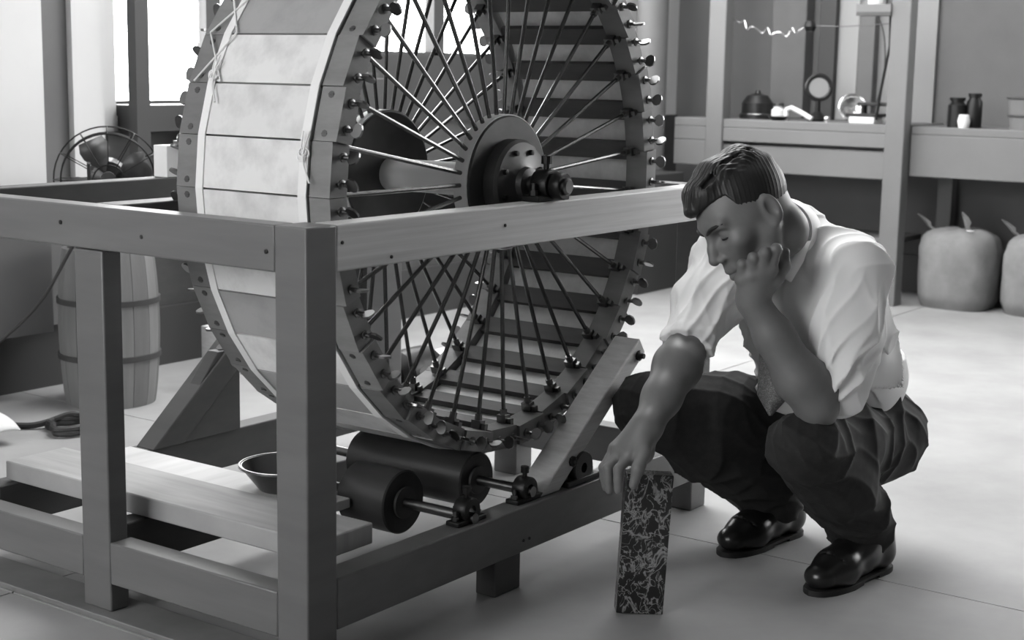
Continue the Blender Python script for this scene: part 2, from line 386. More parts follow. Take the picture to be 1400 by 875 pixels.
def thumb(sgn):
    mb = MB(); y = -.196 if sgn < 0 else .197
    mb.cyl((0, y - sgn * .01, 0), (0, y + sgn * .016, 0), .0042, n=8)
    mb.lathe([(0, 0), (.009, 0), (.009, .003), (.0042, .004)], 10, Matrix.Translation((0, y, 0)) @ Matrix.Rotation(PI / 2 * (1 if sgn < 0 else -1), 4, 'X'))
    # flat waisted wing
    prof = [(-.0045, .012), (-.0115, .019), (-.0135, .026), (-.010, .034), (-.004, .0365), (.004, .0365), (.010, .034), (.0135, .026), (.0115, .019), (.0045, .012)]
    n = len(prof); v = [(x, y + sgn * h, -.0022) for x, h in prof] + [(x, y + sgn * h, .0022) for x, h in prof]
    mb.add(v, [tuple(range(n)), tuple(range(2 * n - 1, n - 1, -1))] + [(i, i + n, (i + 1) % n + n, (i + 1) % n) for i in range(n)])
    return mb.mesh('thumbscrew', M['nickel'], 40)
tf_me, tb_me = thumb(-1), thumb(1)
spoke_me = MB().cyl((.128, 0, 0), (.5, 0, 0), .0044, n=8).mesh('spoke', M['steel'])
nut_me = MB().box(.486, .503, -.011, .011, -.009, .009).cyl((.474, 0, 0), (.49, 0, 0), .0075, n=6).box(.492, .505, -.022, -.012, -.005, .005).mesh('spoke_nut', M['nickel'])
screw_me = MB().lathe([(0, 0), (.0075, 0), (.007, .0014), (0, .002)], 8, Matrix.Translation((.543, 0, 0)) @ ZtoX).box(.5435, .5458, -.006, .006, -.0011, .0011).mesh('screw', M['cast'])
shade = {}
for k in range(NS):
    # slab k spans joint k .. k+1, counted from the side facing the left (-X) upwards
    a = PI + STEP * (k + .5)
    kk = k if k < NS / 2 else k - NS
    mt = {3: 'slab_grey', -3: 'slab_grey', 5: 'slab_vein', -5: 'slab_grey', 8: 'slab_grey', 12: 'slab_vein'}.get(kk)
    o = wobj('slab', slab_me, a, M[mt] if mt else None)
    if mt == 'slab_grey': o['label'] = 'grey stone slab'
    wobj('backing_slat', slat_me, a)
    wobj('ring_segment', segf_me if k % 2 else segf2_me, a)
    wobj('ring_segment', segb_me, a)
    for off in (-.25, .25):
        aa = a + STEP * off
        for me, y in ((tf_me, 0), (tb_me, 0)):
            # each thumbscrew is turned to its own angle about its shank
            o = bpy.data.objects.new('thumbscrew', me); C.objects.link(o); o.parent = wheel
            o.matrix_local = Matrix.Rotation(aa, 4, 'Y') @ Matrix.Translation((.524, 0, 0)) @ Matrix.Rotation(rnd.uniform(0, PI), 4, 'Y')
    for off in (-.36, .36):
        wobj('screw', screw_me, a + STEP * off, None, (0, -.165, 0)); wobj('screw', screw_me, a + STEP * off, None, (0, .17, 0))
    for y in (-.155, .16):
        wobj('spoke', spoke_me, PI + STEP * k, None, (0, y, 0)); wobj('spoke_nut', nut_me, PI + STEP * k, None, (0, y, 0))
def polyring(r0, r1, y0, y1):
    mb = MB(); n = NS
    v = []
    for r, y in ((r0, y0), (r1, y0), (r1, y1), (r0, y1)):
        for k in range(n):
            a = PI + STEP * k; rr = r / math.cos(STEP / 2); v.append((rr * math.cos(a), y, -rr * math.sin(a)))
    f = [(i * n + k, i * n + (k + 1) % n, ((i + 1) % 4) * n + (k + 1) % n, ((i + 1) % 4) * n + k) for i in range(4) for k in range(n)]
    return mb.add(v, f)
for y0, y1 in ((-.138, -.118), (.122, .140)):
    o = polyring(.5455, .549, y0, y1).mesh('edge_tape', M['canvas'], 0); inst('edge_tape', o, wheel)
def knot(ang, y, r=.553):
    mb = MB(); rr = random.Random(int(ang * 100))
    for i in range(3): mb.torus((0, rr.uniform(-.006, .006), rr.uniform(-.006, .006)), .009, .0016, 14, 5, Matrix.Rotation(rr.uniform(-.6, .6), 4, 'X') @ Matrix.Rotation(PI / 2 + rr.uniform(-.5, .5), 4, 'Y'))
    for i in range(3):
        e = (rr.uniform(.0, .004), rr.uniform(-.012, .012), -.032 - .01 * rr.random()); mb.tube([(.002, 0, 0), (.006, e[1] * .6, -.014), e], .0014, 5)
    mb.tube([(.002, .0, 0), (.004, -.006, .02), (.0, -.02, .05)], .002, 5)
    o = mb.mesh('string_knot', M['canvas']); i_ = bpy.data.objects.new('string_knot', o); C.objects.link(i_); i_.parent = wheel
    i_.matrix_local = Matrix.Rotation(ang, 4, 'Y') @ Matrix.Translation((r, y, 0)); return i_
knot(PI + STEP * .75, -.13); knot(PI + STEP * 2.1, .125)
# loose crossed lacing on the far end of the slabs
mb = MB()
for k in range(2, 4):
    for s_ in (0, 1):
        p = []
        for t in (0, .5, 1):
            a = PI + STEP * (k + t); r = .551 / (math.cos(STEP / 2) if t != .5 else 1); y = .105 + .07 * (t if s_ else 1 - t); p.append((r * math.cos(a), y, -r * math.sin(a)))
        mb.tube(p, .0018, 5)
inst('lacing', mb.mesh('lacing', M['canvas']), wheel)
# hub: shaft, two flanges with caps, tube between them
for sg, y in ((-1, -.155), (1, .16)):
    Mx = Matrix.Translation((0, y, 0)) @ Matrix.Rotation(PI / 2 if sg < 0 else -PI / 2, 4, 'X')
    fo = inst('hub_flange', MB().lathe([(0, -.02), (.131, -.02), (.134, -.017), (.134, .017), (.131, .02), (0, .02)], 48, Mx).mesh('hub_flange', M['cast']), wheel)
    inst('flange_lit_ring', MB().lathe([(.134, -.016), (.1365, -.016), (.1365, .016), (.134, .016)], 48, Mx).mesh('flange_lit_ring', M['canvas']), wheel)  # pale ring added round the flange, its lit edge put into the colour
    co = inst('hub_cap', MB().lathe([(.088, .0), (.088, .045), (.082, .052), (.045, .055), (.034, .06), (.032, .072), (.022, .075), (0, .075)], 40, Mx).mesh('hub_cap', M['cast']), wheel)
    for k in range(8):
        a = 2 * PI * (k + .5) / 8; inst('bolt', MB().lathe([(0, .05), (.006, .05), (.006, .06), (0, .061)], 6, Mx @ Matrix.Translation((.066 * math.cos(a), .066 * math.sin(a), 0))).mesh('bolt', M['iron']), co)
inst('hub_tube', MB().lathe([(.034, -.135), (.034, .14)], 24, YtoZ).lathe([(.042, -.135), (.042, -.11)], 24, YtoZ).mesh('hub_tube', M['canvas']), wheel)
sh = inst('shaft', MB().lathe([(0, -.322), (.013, -.322), (.017, -.318), (.017, .285), (0, .285)], 20, YtoZ).mesh('shaft', M['nickel']), wheel)
# pillow blocks for the shaft, one on the pine rail, one on the middle rail
def pillow(x, y, z, s, label, shaft_r, group=None):
    o = thing('pillow_block', label, 'bearing', (x, y, z), group); h = .030 * s
    MB().box(-.055 * s, .055 * s, -.02 * s, .02 * s, 0, .012 * s).build('base', M['iron'], o, local=True, bevel=.002)
    mb = MB().lathe([(shaft_r, -.019 * s), (.030 * s, -.019 * s), (.032 * s, -.016 * s), (.032 * s, .016 * s), (.030 * s, .019 * s), (shaft_r, .019 * s)], 20, Matrix.Translation((0, 0, h)) @ YtoZ)
    mb.f = mb.f[:-2]; mb.build('housing', M['iron'], o, local=True)
    for sx in (-1, 1):
        MB().lathe([(0, 0), (.009 * s, 0), (.009 * s, .01 * s), (.005 * s, .01 * s), (.005 * s, .024 * s), (0, .024 * s)], 6, Matrix.Translation((sx * .044 * s, 0, .012 * s))).build('bolt', M['nickel'], o, local=True)
    MB().cyl((0, 0, h + .03 * s), (0, 0, h + .045 * s), .006 * s, n=8).cyl((0, 0, h + .042 * s), (0, 0, h + .058 * s), .011 * s, n=10).build('grease_cup', M['iron'], o, local=True)
    return o
pillow(WX, 1.714, .77, 1.0, 'dark iron bearing block on the pine top rail holding the wheel shaft', .0176)
pillow(WX, 2.231, .77, 1.0, 'dark iron bearing block on the middle rail behind the wheel', .0176)
inst('shaft_collar', MB().lathe([(.017, -.312), (.025, -.312), (.027, -.309), (.027, -.29), (.025, -.287), (.017, -.287)], 24, YtoZ).mesh('shaft_collar', M['iron']), sh)

# ------------------------------------------------------------------ drive rollers under the wheel
def roller(x, z, R, y0, y1, ysh, label, bearing_label):
    t = thing('drive_roller', label, 'roller', (x, (y0 + y1) / 2, z)); h = (y1 - y0) / 2; c = (y0 + y1) / 2
    MB().lathe([(0, -h), (R - .003, -h), (R, -h + .003), (R, h - .003), (R - .003, h), (0, h)], 48, YtoZ).build('drum', M['roller'], t, local=True)
    MB().lathe([(R * .45, -h - .006), (R * .5, -h - .006), (R * .5, -h + .001)], 32, YtoZ).build('hub_ring', M['cast'], t, local=True)
    MB().lathe([(0, ysh - c), (.0105, ysh - c), (.0105, h + .12), (0, h + .12)], 16, YtoZ).build('shaft', M['nickel'], t, local=True)
    pillow(x, ysh + .022, .166, .8, bearing_label, .0108)
    return t
roller(2.252, .176, .064, 1.873, 1.995, 1.695, 'dark iron roller nearest the front corner post under the wheel', 'black bearing block on the lower rail nearest the front corner post')
roller(2.445, .187, .058, 1.838, 2.15, 1.695, 'black iron roller half hidden right below the bottom of the wheel', 'black bearing block on the lower rail just left of the pale brace')
pillow(2.63, 1.715, .166, 1.1, 'black empty bearing block on the lower rail just right of the pale brace', .011)

# ------------------------------------------------------------------ things round the stand on the left
# basin and block under the wheel
t = thing('basin', 'round light metal basin on a small dark block behind the front corner post', 'basin', (2.15, 2.10, .187))
MB().lathe([(0, 0), (.05, 0), (.085, .045), (.092, .047), (.092, .050), (.084, .050), (.05, .006), (0, .006)], 32).build('bowl', M['nickel'], t, local=True)
MB().torus((0, 0, .049), .089, .003, 36, 6).build('rim', M['nickel'], t, local=True)
t['label'] = 'round metal basin with a rolled rim behind the front corner post'
tag(MB().box(2.065, 2.125, 1.96, 2.03, .187, .212).build('block', M['iron'], bevel=.003), 'small dark block on the narrow board beside the basin', 'block')
# barrel
BX, BY, BR, BH = 3.0, 3.66, .150, .475
bar = thing('barrel', 'wooden stave barrel with dark hoops standing behind the stand', 'barrel', (BX, BY, 0))
NB = 16
def brad(h): u = h / BH; return BR * (.885 + .115 * math.sin(PI * min(max(u, 0), 1)) ** .8)
hs = [BH * i / 12 for i in range(13)]
mb = MB()
a0 = PI / NB * .97
v = []
for h in hs:
    R = brad(h)
    for s_ in (-1, -.35, .35, 1): v.append((R * math.cos(a0 * s_), R * math.sin(a0 * s_), h))
    for s_ in (1, -1): v.append(((R - .014) * math.cos(a0 * s_), (R - .014) * math.sin(a0 * s_), h))
f = []
for i in range(12):
    for j in range(6): f.append((i * 6 + j, i * 6 + (j + 1) % 6, (i + 1) * 6 + (j + 1) % 6, (i + 1) * 6 + j))
f += [(5, 4, 3, 2, 1, 0), tuple(72 + j for j in range(6))]
stave = MB().add(v, f).mesh('stave', M['barrel'], 30)
for k in range(NB): inst('stave', stave, bar, (0, 0, 0), (0, 0, 2 * PI * k / NB))
for h, hh in ((.150, .016), (.318, .016)):
    MB().lathe([(brad(h) + .0005, h - hh / 2), (brad(h) + .005, h - hh / 2), (brad(h) + .005, h + hh / 2), (brad(h) + .0005, h + hh / 2)], 40).build('hoop', M['hoop'], bar, local=True)
MB().lathe([(0, BH - .03), (brad(BH) - .014, BH - .03), (brad(BH) - .014, BH - .015), (0, BH - .015)], 32).build('lid', M['barrel'], bar, local=True)
# fan on the barrel
fan = thing('desk_fan', 'wire caged desk fan with dark motor standing on the barrel', 'fan', (BX, BY, BH - .015))
FM = Matrix.Translation((-.015, -.03, .222)) @ Vector((-.62, -.78, .0)).to_track_quat('Z', 'Y').to_matrix().to_4x4()
MB().lathe([(0, 0), (.075, 0), (.08, .006), (.06, .022), (.02, .03), (.013, .05), (.013, .19), (0, .19)], 24).build('base', M['black'], fan, local=True)
MB().lathe([(0, -.13), (.04, -.125), (.058, -.10), (.06, -.04), (.05, -.01), (.02, .0), (.012, .03), (0, .03)], 24, FM).build('motor', M['black'], fan, local=True)
mb = MB()
for k in range(4):
    a = k * PI / 2 + .4; vs = []
    for i in range(6):
        r = .025 + .105 * i / 5; wd = .2 + .28 * math.sin(PI * i / 5.5)
        for s_ in (-1, 1): vs.append(FM @ Vector((r * math.cos(a + s_ * wd), r * math.sin(a + s_ * wd), .03 + s_ * .012)))
    n0 = len(mb.v); mb.add(vs, [(2 * i, 2 * i + 1, 2 * i + 3, 2 * i + 2) for i in range(5)])
mb.lathe([(0, .018), (.022, .018), (.022, .042), (0, .045)], 16, FM)
o = mb.build('blades', M['cast'], fan, local=True); sol = o.modifiers.new('t', 'SOLIDIFY'); sol.thickness = .0012
mb = MB()
for r, z in ((.155, .03), (.135, .075), (.135, -.02), (.045, .09)):
    mb.torus((0, 0, 0), r, .0022 if r > .1 else .002, 40, 6, FM @ Matrix.Translation((0, 0, z)))
for k in range(12):
    a = 2 * PI * k / 12
    mb.tube([FM @ Vector((r * math.cos(a), r * math.sin(a), z)) for r, z in ((.045, .09), (.09, .088), (.135, .075), (.152, .05), (.155, .03), (.150, .0), (.135, -.02), (.06, -.035))], .0016, 5)
mb.build('cage', M['iron'], fan, local=True)
# white box with a clip, on the dark rear rail
t = thing('card_box', 'small white box with a dark clip on the rear rail beside the wheel', 'box', (2.37, 2.66, .77))
MB().box(-.028, .036, -.015, .03, 0, .072).build('box_body', M['white'], t, local=True, bevel=.002)
MB().torus((.012, -.018, .088), .010, .003, 16, 6, Matrix.Rotation(PI / 2, 4, 'X')).box(.004, .02, -.02, .0, .068, .082).build('clip', M['nickel'], t, local=True)
# cords and cloth on the floor by the left wall
def cord(pts, r, name, label, m='cable'):
    # smooth the control polygon once with Catmull-Rom
    P = [Vector(p) for p in pts]; out = []
    for i in range(len(P) - 1):
        p0, p1, p2, p3 = P[max(i - 1, 0)], P[i], P[i + 1], P[min(i + 2, len(P) - 1)]
        for k in range(6):
            u = k / 6; out.append(.5 * ((2 * p1) + (p2 - p0) * u + (2 * p0 - 5 * p1 + 4 * p2 - p3) * u * u + (3 * p1 - p0 - 3 * p2 + p3) * u ** 3))
    out.append(P[-1])
    return tag(MB().tube(out, r, 7).build(name, M[m]), label, 'cord')
pts = []
for i in range(34):
    a = 2 * PI * i / 15; r = .075 + .012 * math.sin(i * 1.7); pts.append((2.70 + r * math.cos(a) - .02, 3.42 + r * math.sin(a), .012 + .011 * (i // 15)))
pts += [(2.62, 3.53, .012), (2.55, 3.62, .012), (2.45, 3.60, .012), (2.3, 3.7, .012)]
cord(pts, .009, 'coiled_cord', 'black cord lying coiled on the floor left of the barrel')
cord([(2.73, 3.40, .75), (2.80, 3.50, .60), (2.77, 3.56, .47), (2.72, 3.62, .34), (2.66, 3.70, .24), (2.58, 3.78, .15), (2.50, 3.84, .02), (2.40, 3.86, .008)], .005, 'hanging_cord', 'thin dark cord hanging in front of the wall left of the barrel')
mb = MB(); n = 14; vs = []
for i in range(n):
    for j in range(n):
        x = (i / (n - 1) - .5) * .17; y = (j / (n - 1) - .5) * .15
        vs.append((2.42 + x + .02 * math.sin(7 * y), 3.50 + y, .012 + .05 * math.exp(-(x * x + y * y) / .008) + .014 * (1 + math.sin(31 * x + 9 * y)) * (1 + math.cos(23 * y)) * .6))
mb.add(vs, [(i * n + j, (i + 1) * n + j, (i + 1) * n + j + 1, i * n + j + 1) for i in range(n - 1) for j in range(n - 1)])
o = tag(mb.build('cloth', M['cloth']), 'crumpled white cloth on the floor at the left edge beside the coiled cord', 'cloth'); sol = o.modifiers.new('t', 'SOLIDIFY'); sol.thickness = .004; sol.offset = 1
# dark steel column before the nearer back window
tag(MB().box(3.297, 3.352, 3.86, 3.90, 0, ZC).build('steel_column', M['dark_trim']), 'dark upright steel column in front of the left back window', 'column')
# short pale timber offcut standing behind the wheel
tag(MB().box(3.315, 3.352, 3.53, 3.60, 0, .20).box(3.352, 3.372, 3.54, 3.59, 0, .185).build('timber_offcut', M['pine'], bevel=.003), 'short pale timber offcut standing on end on the floor behind the wheel', 'timber')
# upright switchboard and a gas cylinder seen through the spokes
t = thing('switchboard', 'dark upright board on posts seen between the wheel spokes', 'switchboard', (4.05, 3.72, 0))
for dx in (-.2, .2): MB().box(dx - .03, dx + .03, -.03, .03, 0, 1.0).build('post', M['frame_dark'], t, local=True)
MB().box(-.26, .26, -.05, -.03, .35, .98).build('panel', M['dark_trim'], t, local=True, bevel=.003)
for dx in (-.12, .08): MB().lathe([(0, 0), (.05, 0), (.052, .02), (.045, .024), (0, .024)], 24, dirM((0, -1, 0), (dx, -.05, .8))).build('meter', M['nickel'], t, local=True)
t = thing('gas_cylinder', 'tall shiny dark gas cylinder seen through the lower spokes', 'cylinder', (3.62, 3.2, 0))
MB().lathe([(0, 0), (.062, 0), (.066, .01), (.066, .52), (.055, .58), (.02, .62), (.018, .64), (0, .64)], 32).build('tank', M['black'], t, local=True)
MB().lathe([(0, .64), (.014, .64), (.014, .68), (0, .68)], 12).cyl((-.05, 0, .665), (.05, 0, .665), .008, n=8).build('valve', M['nickel'], t, local=True)
# small electric motor and white box on the floor behind the wheel
t = thing('electric_motor', 'small dark electric motor on the floor behind the wheel', 'motor', (3.55, 2.92, 0))
MB().box(-.11, .11, -.09, .09, 0, .02).build('base', M['iron'], t, local=True, bevel=.003)
MB().lathe([(0, -.10), (.05, -.10), (.075, -.07), (.078, -.02), (.078, .06), (.06, .09), (0, .095)], 28, Matrix.Translation((0, 0, .10)) @ ZtoX).build('housing', M['iron'], t, local=True)
MB().cyl((-.16, 0, .10), (.13, 0, .10), .010, n=10).lathe([(0, -.015), (.045, -.015), (.045, .015), (0, .015)], 24, Matrix.Translation((-.14, 0, .10)) @ ZtoX).build('pulley', M['bright'], t, local=True)
tag(MB().box(3.72, 3.92, 2.93, 3.05, 0, .12).build('white_box', M['white'], bevel=.004), 'white box on the floor behind the dark motor', 'box')
t = thing('lamp_stand', 'dark tripod stand with pale round cap seen through the lower spokes', 'stand', (3.36, 2.86, 0))
for k in range(3):
    a = 2 * PI * k / 3 + .3; MB().tube([(.02 * math.cos(a), .02 * math.sin(a), .2), (.11 * math.cos(a), .11 * math.sin(a), .004)], .006, 8).build('leg', M['iron'], t, local=True)
MB().cyl((0, 0, .19), (0, 0, .36), .010, n=10).build('pole', M['iron'], t, local=True)
MB().lathe([(0, .36), (.03, .36), (.034, .375), (.03, .40), (0, .405)], 20).build('cap', M['bright'], t, local=True)

# ------------------------------------------------------------------ bench with uprights along the right wall
BX0 = 6.50
bn = thing('workbench', 'long pale painted bench with tall square uprights along the back right wall', 'bench', (6.74, 2.2, 0))
def bpart(name, x0, x1, y0, y1, z0, z1, m='bench'):
    return BOX(x0, x1, y0, y1, z0, z1).build(name, M[m], bn, loc=((x0 + x1) / 2, (y0 + y1) / 2, z0), bevel=.004)
bpart('worktop', 6.50, 6.985, 2.56, 3.72, .765, .805); bpart('worktop', 6.56, 6.985, .2, 2.55, .765, .80)
bpart('apron', 6.50, 6.53, 2.56, 3.72, .70, .765); bpart('apron', 6.515, 6.54, 2.65, 3.46, .56, .685); bpart('apron', 6.50, 6.53, 3.46, 3.72, .58, .70)
bpart('apron', 6.56, 6.59, .2, 2.55, .58, .765)
for y in (3.50, 2.60): bpart('upright', 6.49, 6.57, y - .045, y + .045, 0, 2.9)
bpart('top_beam', 6.49, 6.57, 2.555, 3.545, 2.9, 2.98)
for y in (2.50, 1.2, .3): bpart('leg', 6.885, 6.955, y - .035, y + .035, 0, .765)
bpart('leg', 6.90, 6.97, 3.55, 3.62, 0, .765); bpart('lower_shelf', 6.62, 6.97, 2.63, 3.52, .26, .285)
for y in (3.33,): bpart('back_board', 6.90, 6.985, y - .09, y + .09, .805, 2.6, 'wall_grey')
bpart('back_board', 6.90, 6.985, 3.085, 3.17, .805, 2.6, 'dark_trim'); bpart('back_board', 6.93, 6.985, 2.98, 3.085, .805, 2.6, 'panel_white')
bpart('back_board', 6.93, 6.985, 2.90, 2.98, .805, 2.6, 'wall_grey')
tag(MB().lathe([(0, 0), (.075, 0), (.075, ZC), (0, ZC)], 32, Matrix.Translation((6.45, 3.83, 0))).build('pipe_column', M['wall_grey']), 'grey round column at the left end of the pale bench', 'column')
cb = thing('cabinet', 'dark low cabinet on the floor right of the wheel before the column', 'cabinet', (6.2, 3.78, 0))
MB().box(-.2, .2, -.18, .2, 0, .55).build('body', M['dark_trim'], cb, local=True, bevel=.004)
MB().box(-.215, -.2, -.17, .19, .04, .53).build('door', M['dark_trim'], cb, local=True, bevel=.003)
BZ = .805
def at_bench(y, x=6.72): return (x, y, BZ)
# dark rounded box
t = thing('bell_jar_base', 'black rounded instrument case on the bench beside the left upright', 'case', at_bench(3.36, 6.66))
MB().lathe([(0, 0), (.085, 0), (.085, .02), (.075, .025), (.075, .075), (.05, .11), (.015, .12), (.01, .135), (0, .135)], 24).build('body', M['black'], t, local=True)
MB().torus((0, 0, .022), .08, .004, 28, 6).build('ring', M['nickel'], t, local=True); t.name = 'instrument_case'
# gauge with a dark ring on a stand
t = thing('pressure_gauge', 'round gauge with dark rim standing upright on the bench', 'gauge', at_bench(3.03, 6.62))
gd = dirM((-.85, -.5, .05), (0, 0, .155))
MB().lathe([(0, 0), (.045, 0), (.05, .01), (.03, .03), (.014, .045), (.012, .10), (0, .10)], 20).build('stand', M['iron'], t, local=True)
MB().torus((0, 0, 0), .055, .011, 32, 10, gd).build('rim', M['black'], t, local=True)
MB().lathe([(0, -.02), (.055, -.02), (.055, .004), (0, .004)], 32, gd).build('dial', M['dial'], t, local=True)
# bright round reflector lamp
t = thing('reflector', 'shiny round metal reflector lying tilted on the bench', 'reflector', at_bench(2.85, 6.60))
gd = dirM((-.8, -.5, .35), (0, 0, .058))
MB().lathe([(0, -.03), (.025, -.03), (.045, -.012), (.06, .01), (.062, .012), (.056, .012), (.04, -.006), (.02, -.015), (0, -.016)], 28, gd).build('bowl', M['bright'], t, local=True)
MB().torus((0, 0, .012), .060, .006, 28, 8, gd).build('rim', M['bright'], t, local=True)
MB().sphere((0, 0, 0), (.02, .02, .02), 14, 8, gd).build('bulb', M['glassware'], t, local=True)
# small parts
for i, (y, x, kind, lab) in enumerate(((3.22, 6.6, 'jar', 'small pale jar on the bench between black case and gauge'), (3.20, 6.56, 'dish', 'dark shallow dish on the bench front beside the pale jar'),
                                 (3.11, 6.58, 'tool', 'pale bent bracket lying on the bench left of the round gauge'), (2.95, 6.55, 'knob', 'tiny shiny knob on the bench below the round gauge'))):
    if kind == 'jar':
        t = thing('jar', lab, 'jar', at_bench(y, x)); MB().lathe([(0, 0), (.03, 0), (.032, .01), (.032, .045), (.022, .055), (.022, .065), (0, .065)], 20).build('body', M['white'], t, local=True)
        MB().lathe([(0, .065), (.026, .065), (.026, .078), (0, .078)], 20).build('lid', M['nickel'], t, local=True)
    elif kind == 'dish': tag(MB().lathe([(0, 0), (.03, 0), (.05, .018), (.048, .02), (.028, .004), (0, .004)], 24, Matrix.Translation(at_bench(y, x))).build('dish', M['black']), lab, 'dish')
    elif kind == 'tool': tag(MB().tube([(x, y + .06, BZ + .05), (x - .01, y + .03, BZ + .06), (x - .01, y - .02, BZ + .04), (x - .02, y - .08, BZ + .012)], .011, 8).cyl((x, y + .06, BZ), (x, y + .06, BZ + .05), .012, n=8).build('bracket', M['white']), lab, 'bracket')
    else: tag(MB().sphere((x, y, BZ + .015), .015, 14, 8).cyl((x, y, BZ), (x, y, BZ + .008), .012, n=12).build('knob', M['bright']), lab, 'knob')
# balance-like apparatus: dark plates on a foot
t = thing('press', 'low dark press with two flat plates on the bench beside the right upright', 'press', at_bench(2.735, 6.58))
MB().box(-.05, .05, -.02, .10, 0, .03).build('base', M['white'], t, local=True, bevel=.003)
MB().box(-.05, .05, -.04, .12, .03, .045).build('lower_plate', M['black'], t, local=True, bevel=.003)
MB().cyl((0, .05, .045), (0, .05, .08), .014, n=12).build('spindle', M['iron'], t, local=True)
MB().box(-.04, .04, -.08, .07, .08, .095).build('upper_plate', M['black'], t, local=True, bevel=.003)
# hanging lamp / shelf box by the second upright and its rod
t = thing('wall_shelf', 'small dark edged shelf box fixed to the right upright', 'shelf', (6.53, 2.645, 1.28))
MB().box(-.05, .04, 0, .16, 0, .016).build('board', M['frame_dark'], t, local=True)
MB().box(-.05, -.04, 0, .16, .016, .05).build('lip', M['bench'], t, local=True)
MB().box(.03, .04, 0, .16, .016, .2).build('back', M['bench'], t, local=True)
MB().tube([(.0, .02, 0), (.0, .015, -.13), (.0, .045, -.32), (.0, .06, -.458)], .006, 6).build('rod', M['iron'], t, local=True)
tag(MB().lathe([(0, 0), (.03, 0), (.04, .02), (.04, .07), (.015, .10), (.015, .13), (0, .13)], 20, Matrix.Translation((6.53, 2.73, 1.296))).build('bottle', M['white']), 'white bottle on the small shelf box at the right upright', 'bottle')
cord([(6.9, 2.90, 1.33), (6.86, 2.83, 1.22), (6.8, 2.79, 1.05), (6.72, 2.79, .88), (6.70, 2.80, .815)], .003, 'thin_wire', 'thin wire drooping from the wall to the bench behind the reflector')
# spiral of glass tubing between the uprights
pts = []
for i in range(90):
    a = i * .42; pts.append((6.56 + .012 * math.cos(a * .5), 3.42 - .0042 * i, 1.255 - .05 * math.sin(PI * i / 100) + .020 * math.sin(a) * (.6 + .4 * math.sin(i * .23))))
t = thing('glass_coil', 'spiral of thin glass tubing hung between the bench uprights', 'glassware', (6.56, 3.2, 1.2))
MB().tube(pts, .0036, 7).build('coil', M['bright'], t)
MB().tube([(6.56, 3.455, 1.27), (6.56, 3.42, 1.255)], .004, 6).build('inlet', M['bright'], t)
MB().tube([(6.56, 3.05, 1.24), (6.56, 2.9, 1.235), (6.57, 2.645, 1.25)], .0022, 6).build('outlet', M['nickel'], t)
MB().lathe([(0, 0), (.02, 0), (.03, .02), (.02, .045), (0, .05)], 16, Matrix.Translation((6.56, 3.06, 1.215))).build('bulb', M['iron'], t)
# jars and pail on the right part of the bench
for i, (y, x, r, h, m_, lab) in enumerate(((2.385, 6.66, .040, .13, 'black', 'shorter of two dark jars on the bench, nearest the right upright'), (2.315, 6.68, .034, .15, 'iron', 'taller of two dark jars on the bench, behind the white pot'))):
    t = thing('jar', lab, 'jar', (x, y, .80)); MB().lathe([(0, 0), (r, 0), (r, h * .75), (r * .7, h * .85), (r * .7, h * .9), (0, h * .9)], 20).build('body', M[m_], t, local=True)
    MB().lathe([(0, h * .9), (r * .85, h * .9), (r * .85, h), (0, h)], 20).build('lid', M['iron'], t, local=True)
tag(MB().lathe([(0, 0), (.022, 0), (.028, .03), (.022, .055), (.018, .058), (0, .058)], 18, Matrix.Translation((6.60, 2.33, .80))).build('pot', M['white']), 'small white pot on the bench before the dark jars', 'pot')
t = thing('pail', 'grey pail with dark hoops on the bench at the right edge', 'pail', (6.70, 2.03, .80))
MB().lathe([(0, 0), (.125, 0), (.14, .13), (.142, .14), (.135, .14), (.12, .01), (0, .01)], 32).build('body', M['wall_grey'], t, local=True)
for z, r in ((.135, .1415), (.06, .1335)): MB().torus((0, 0, z), r, .005, 36, 6).build('hoop', M['hoop'], t, local=True)
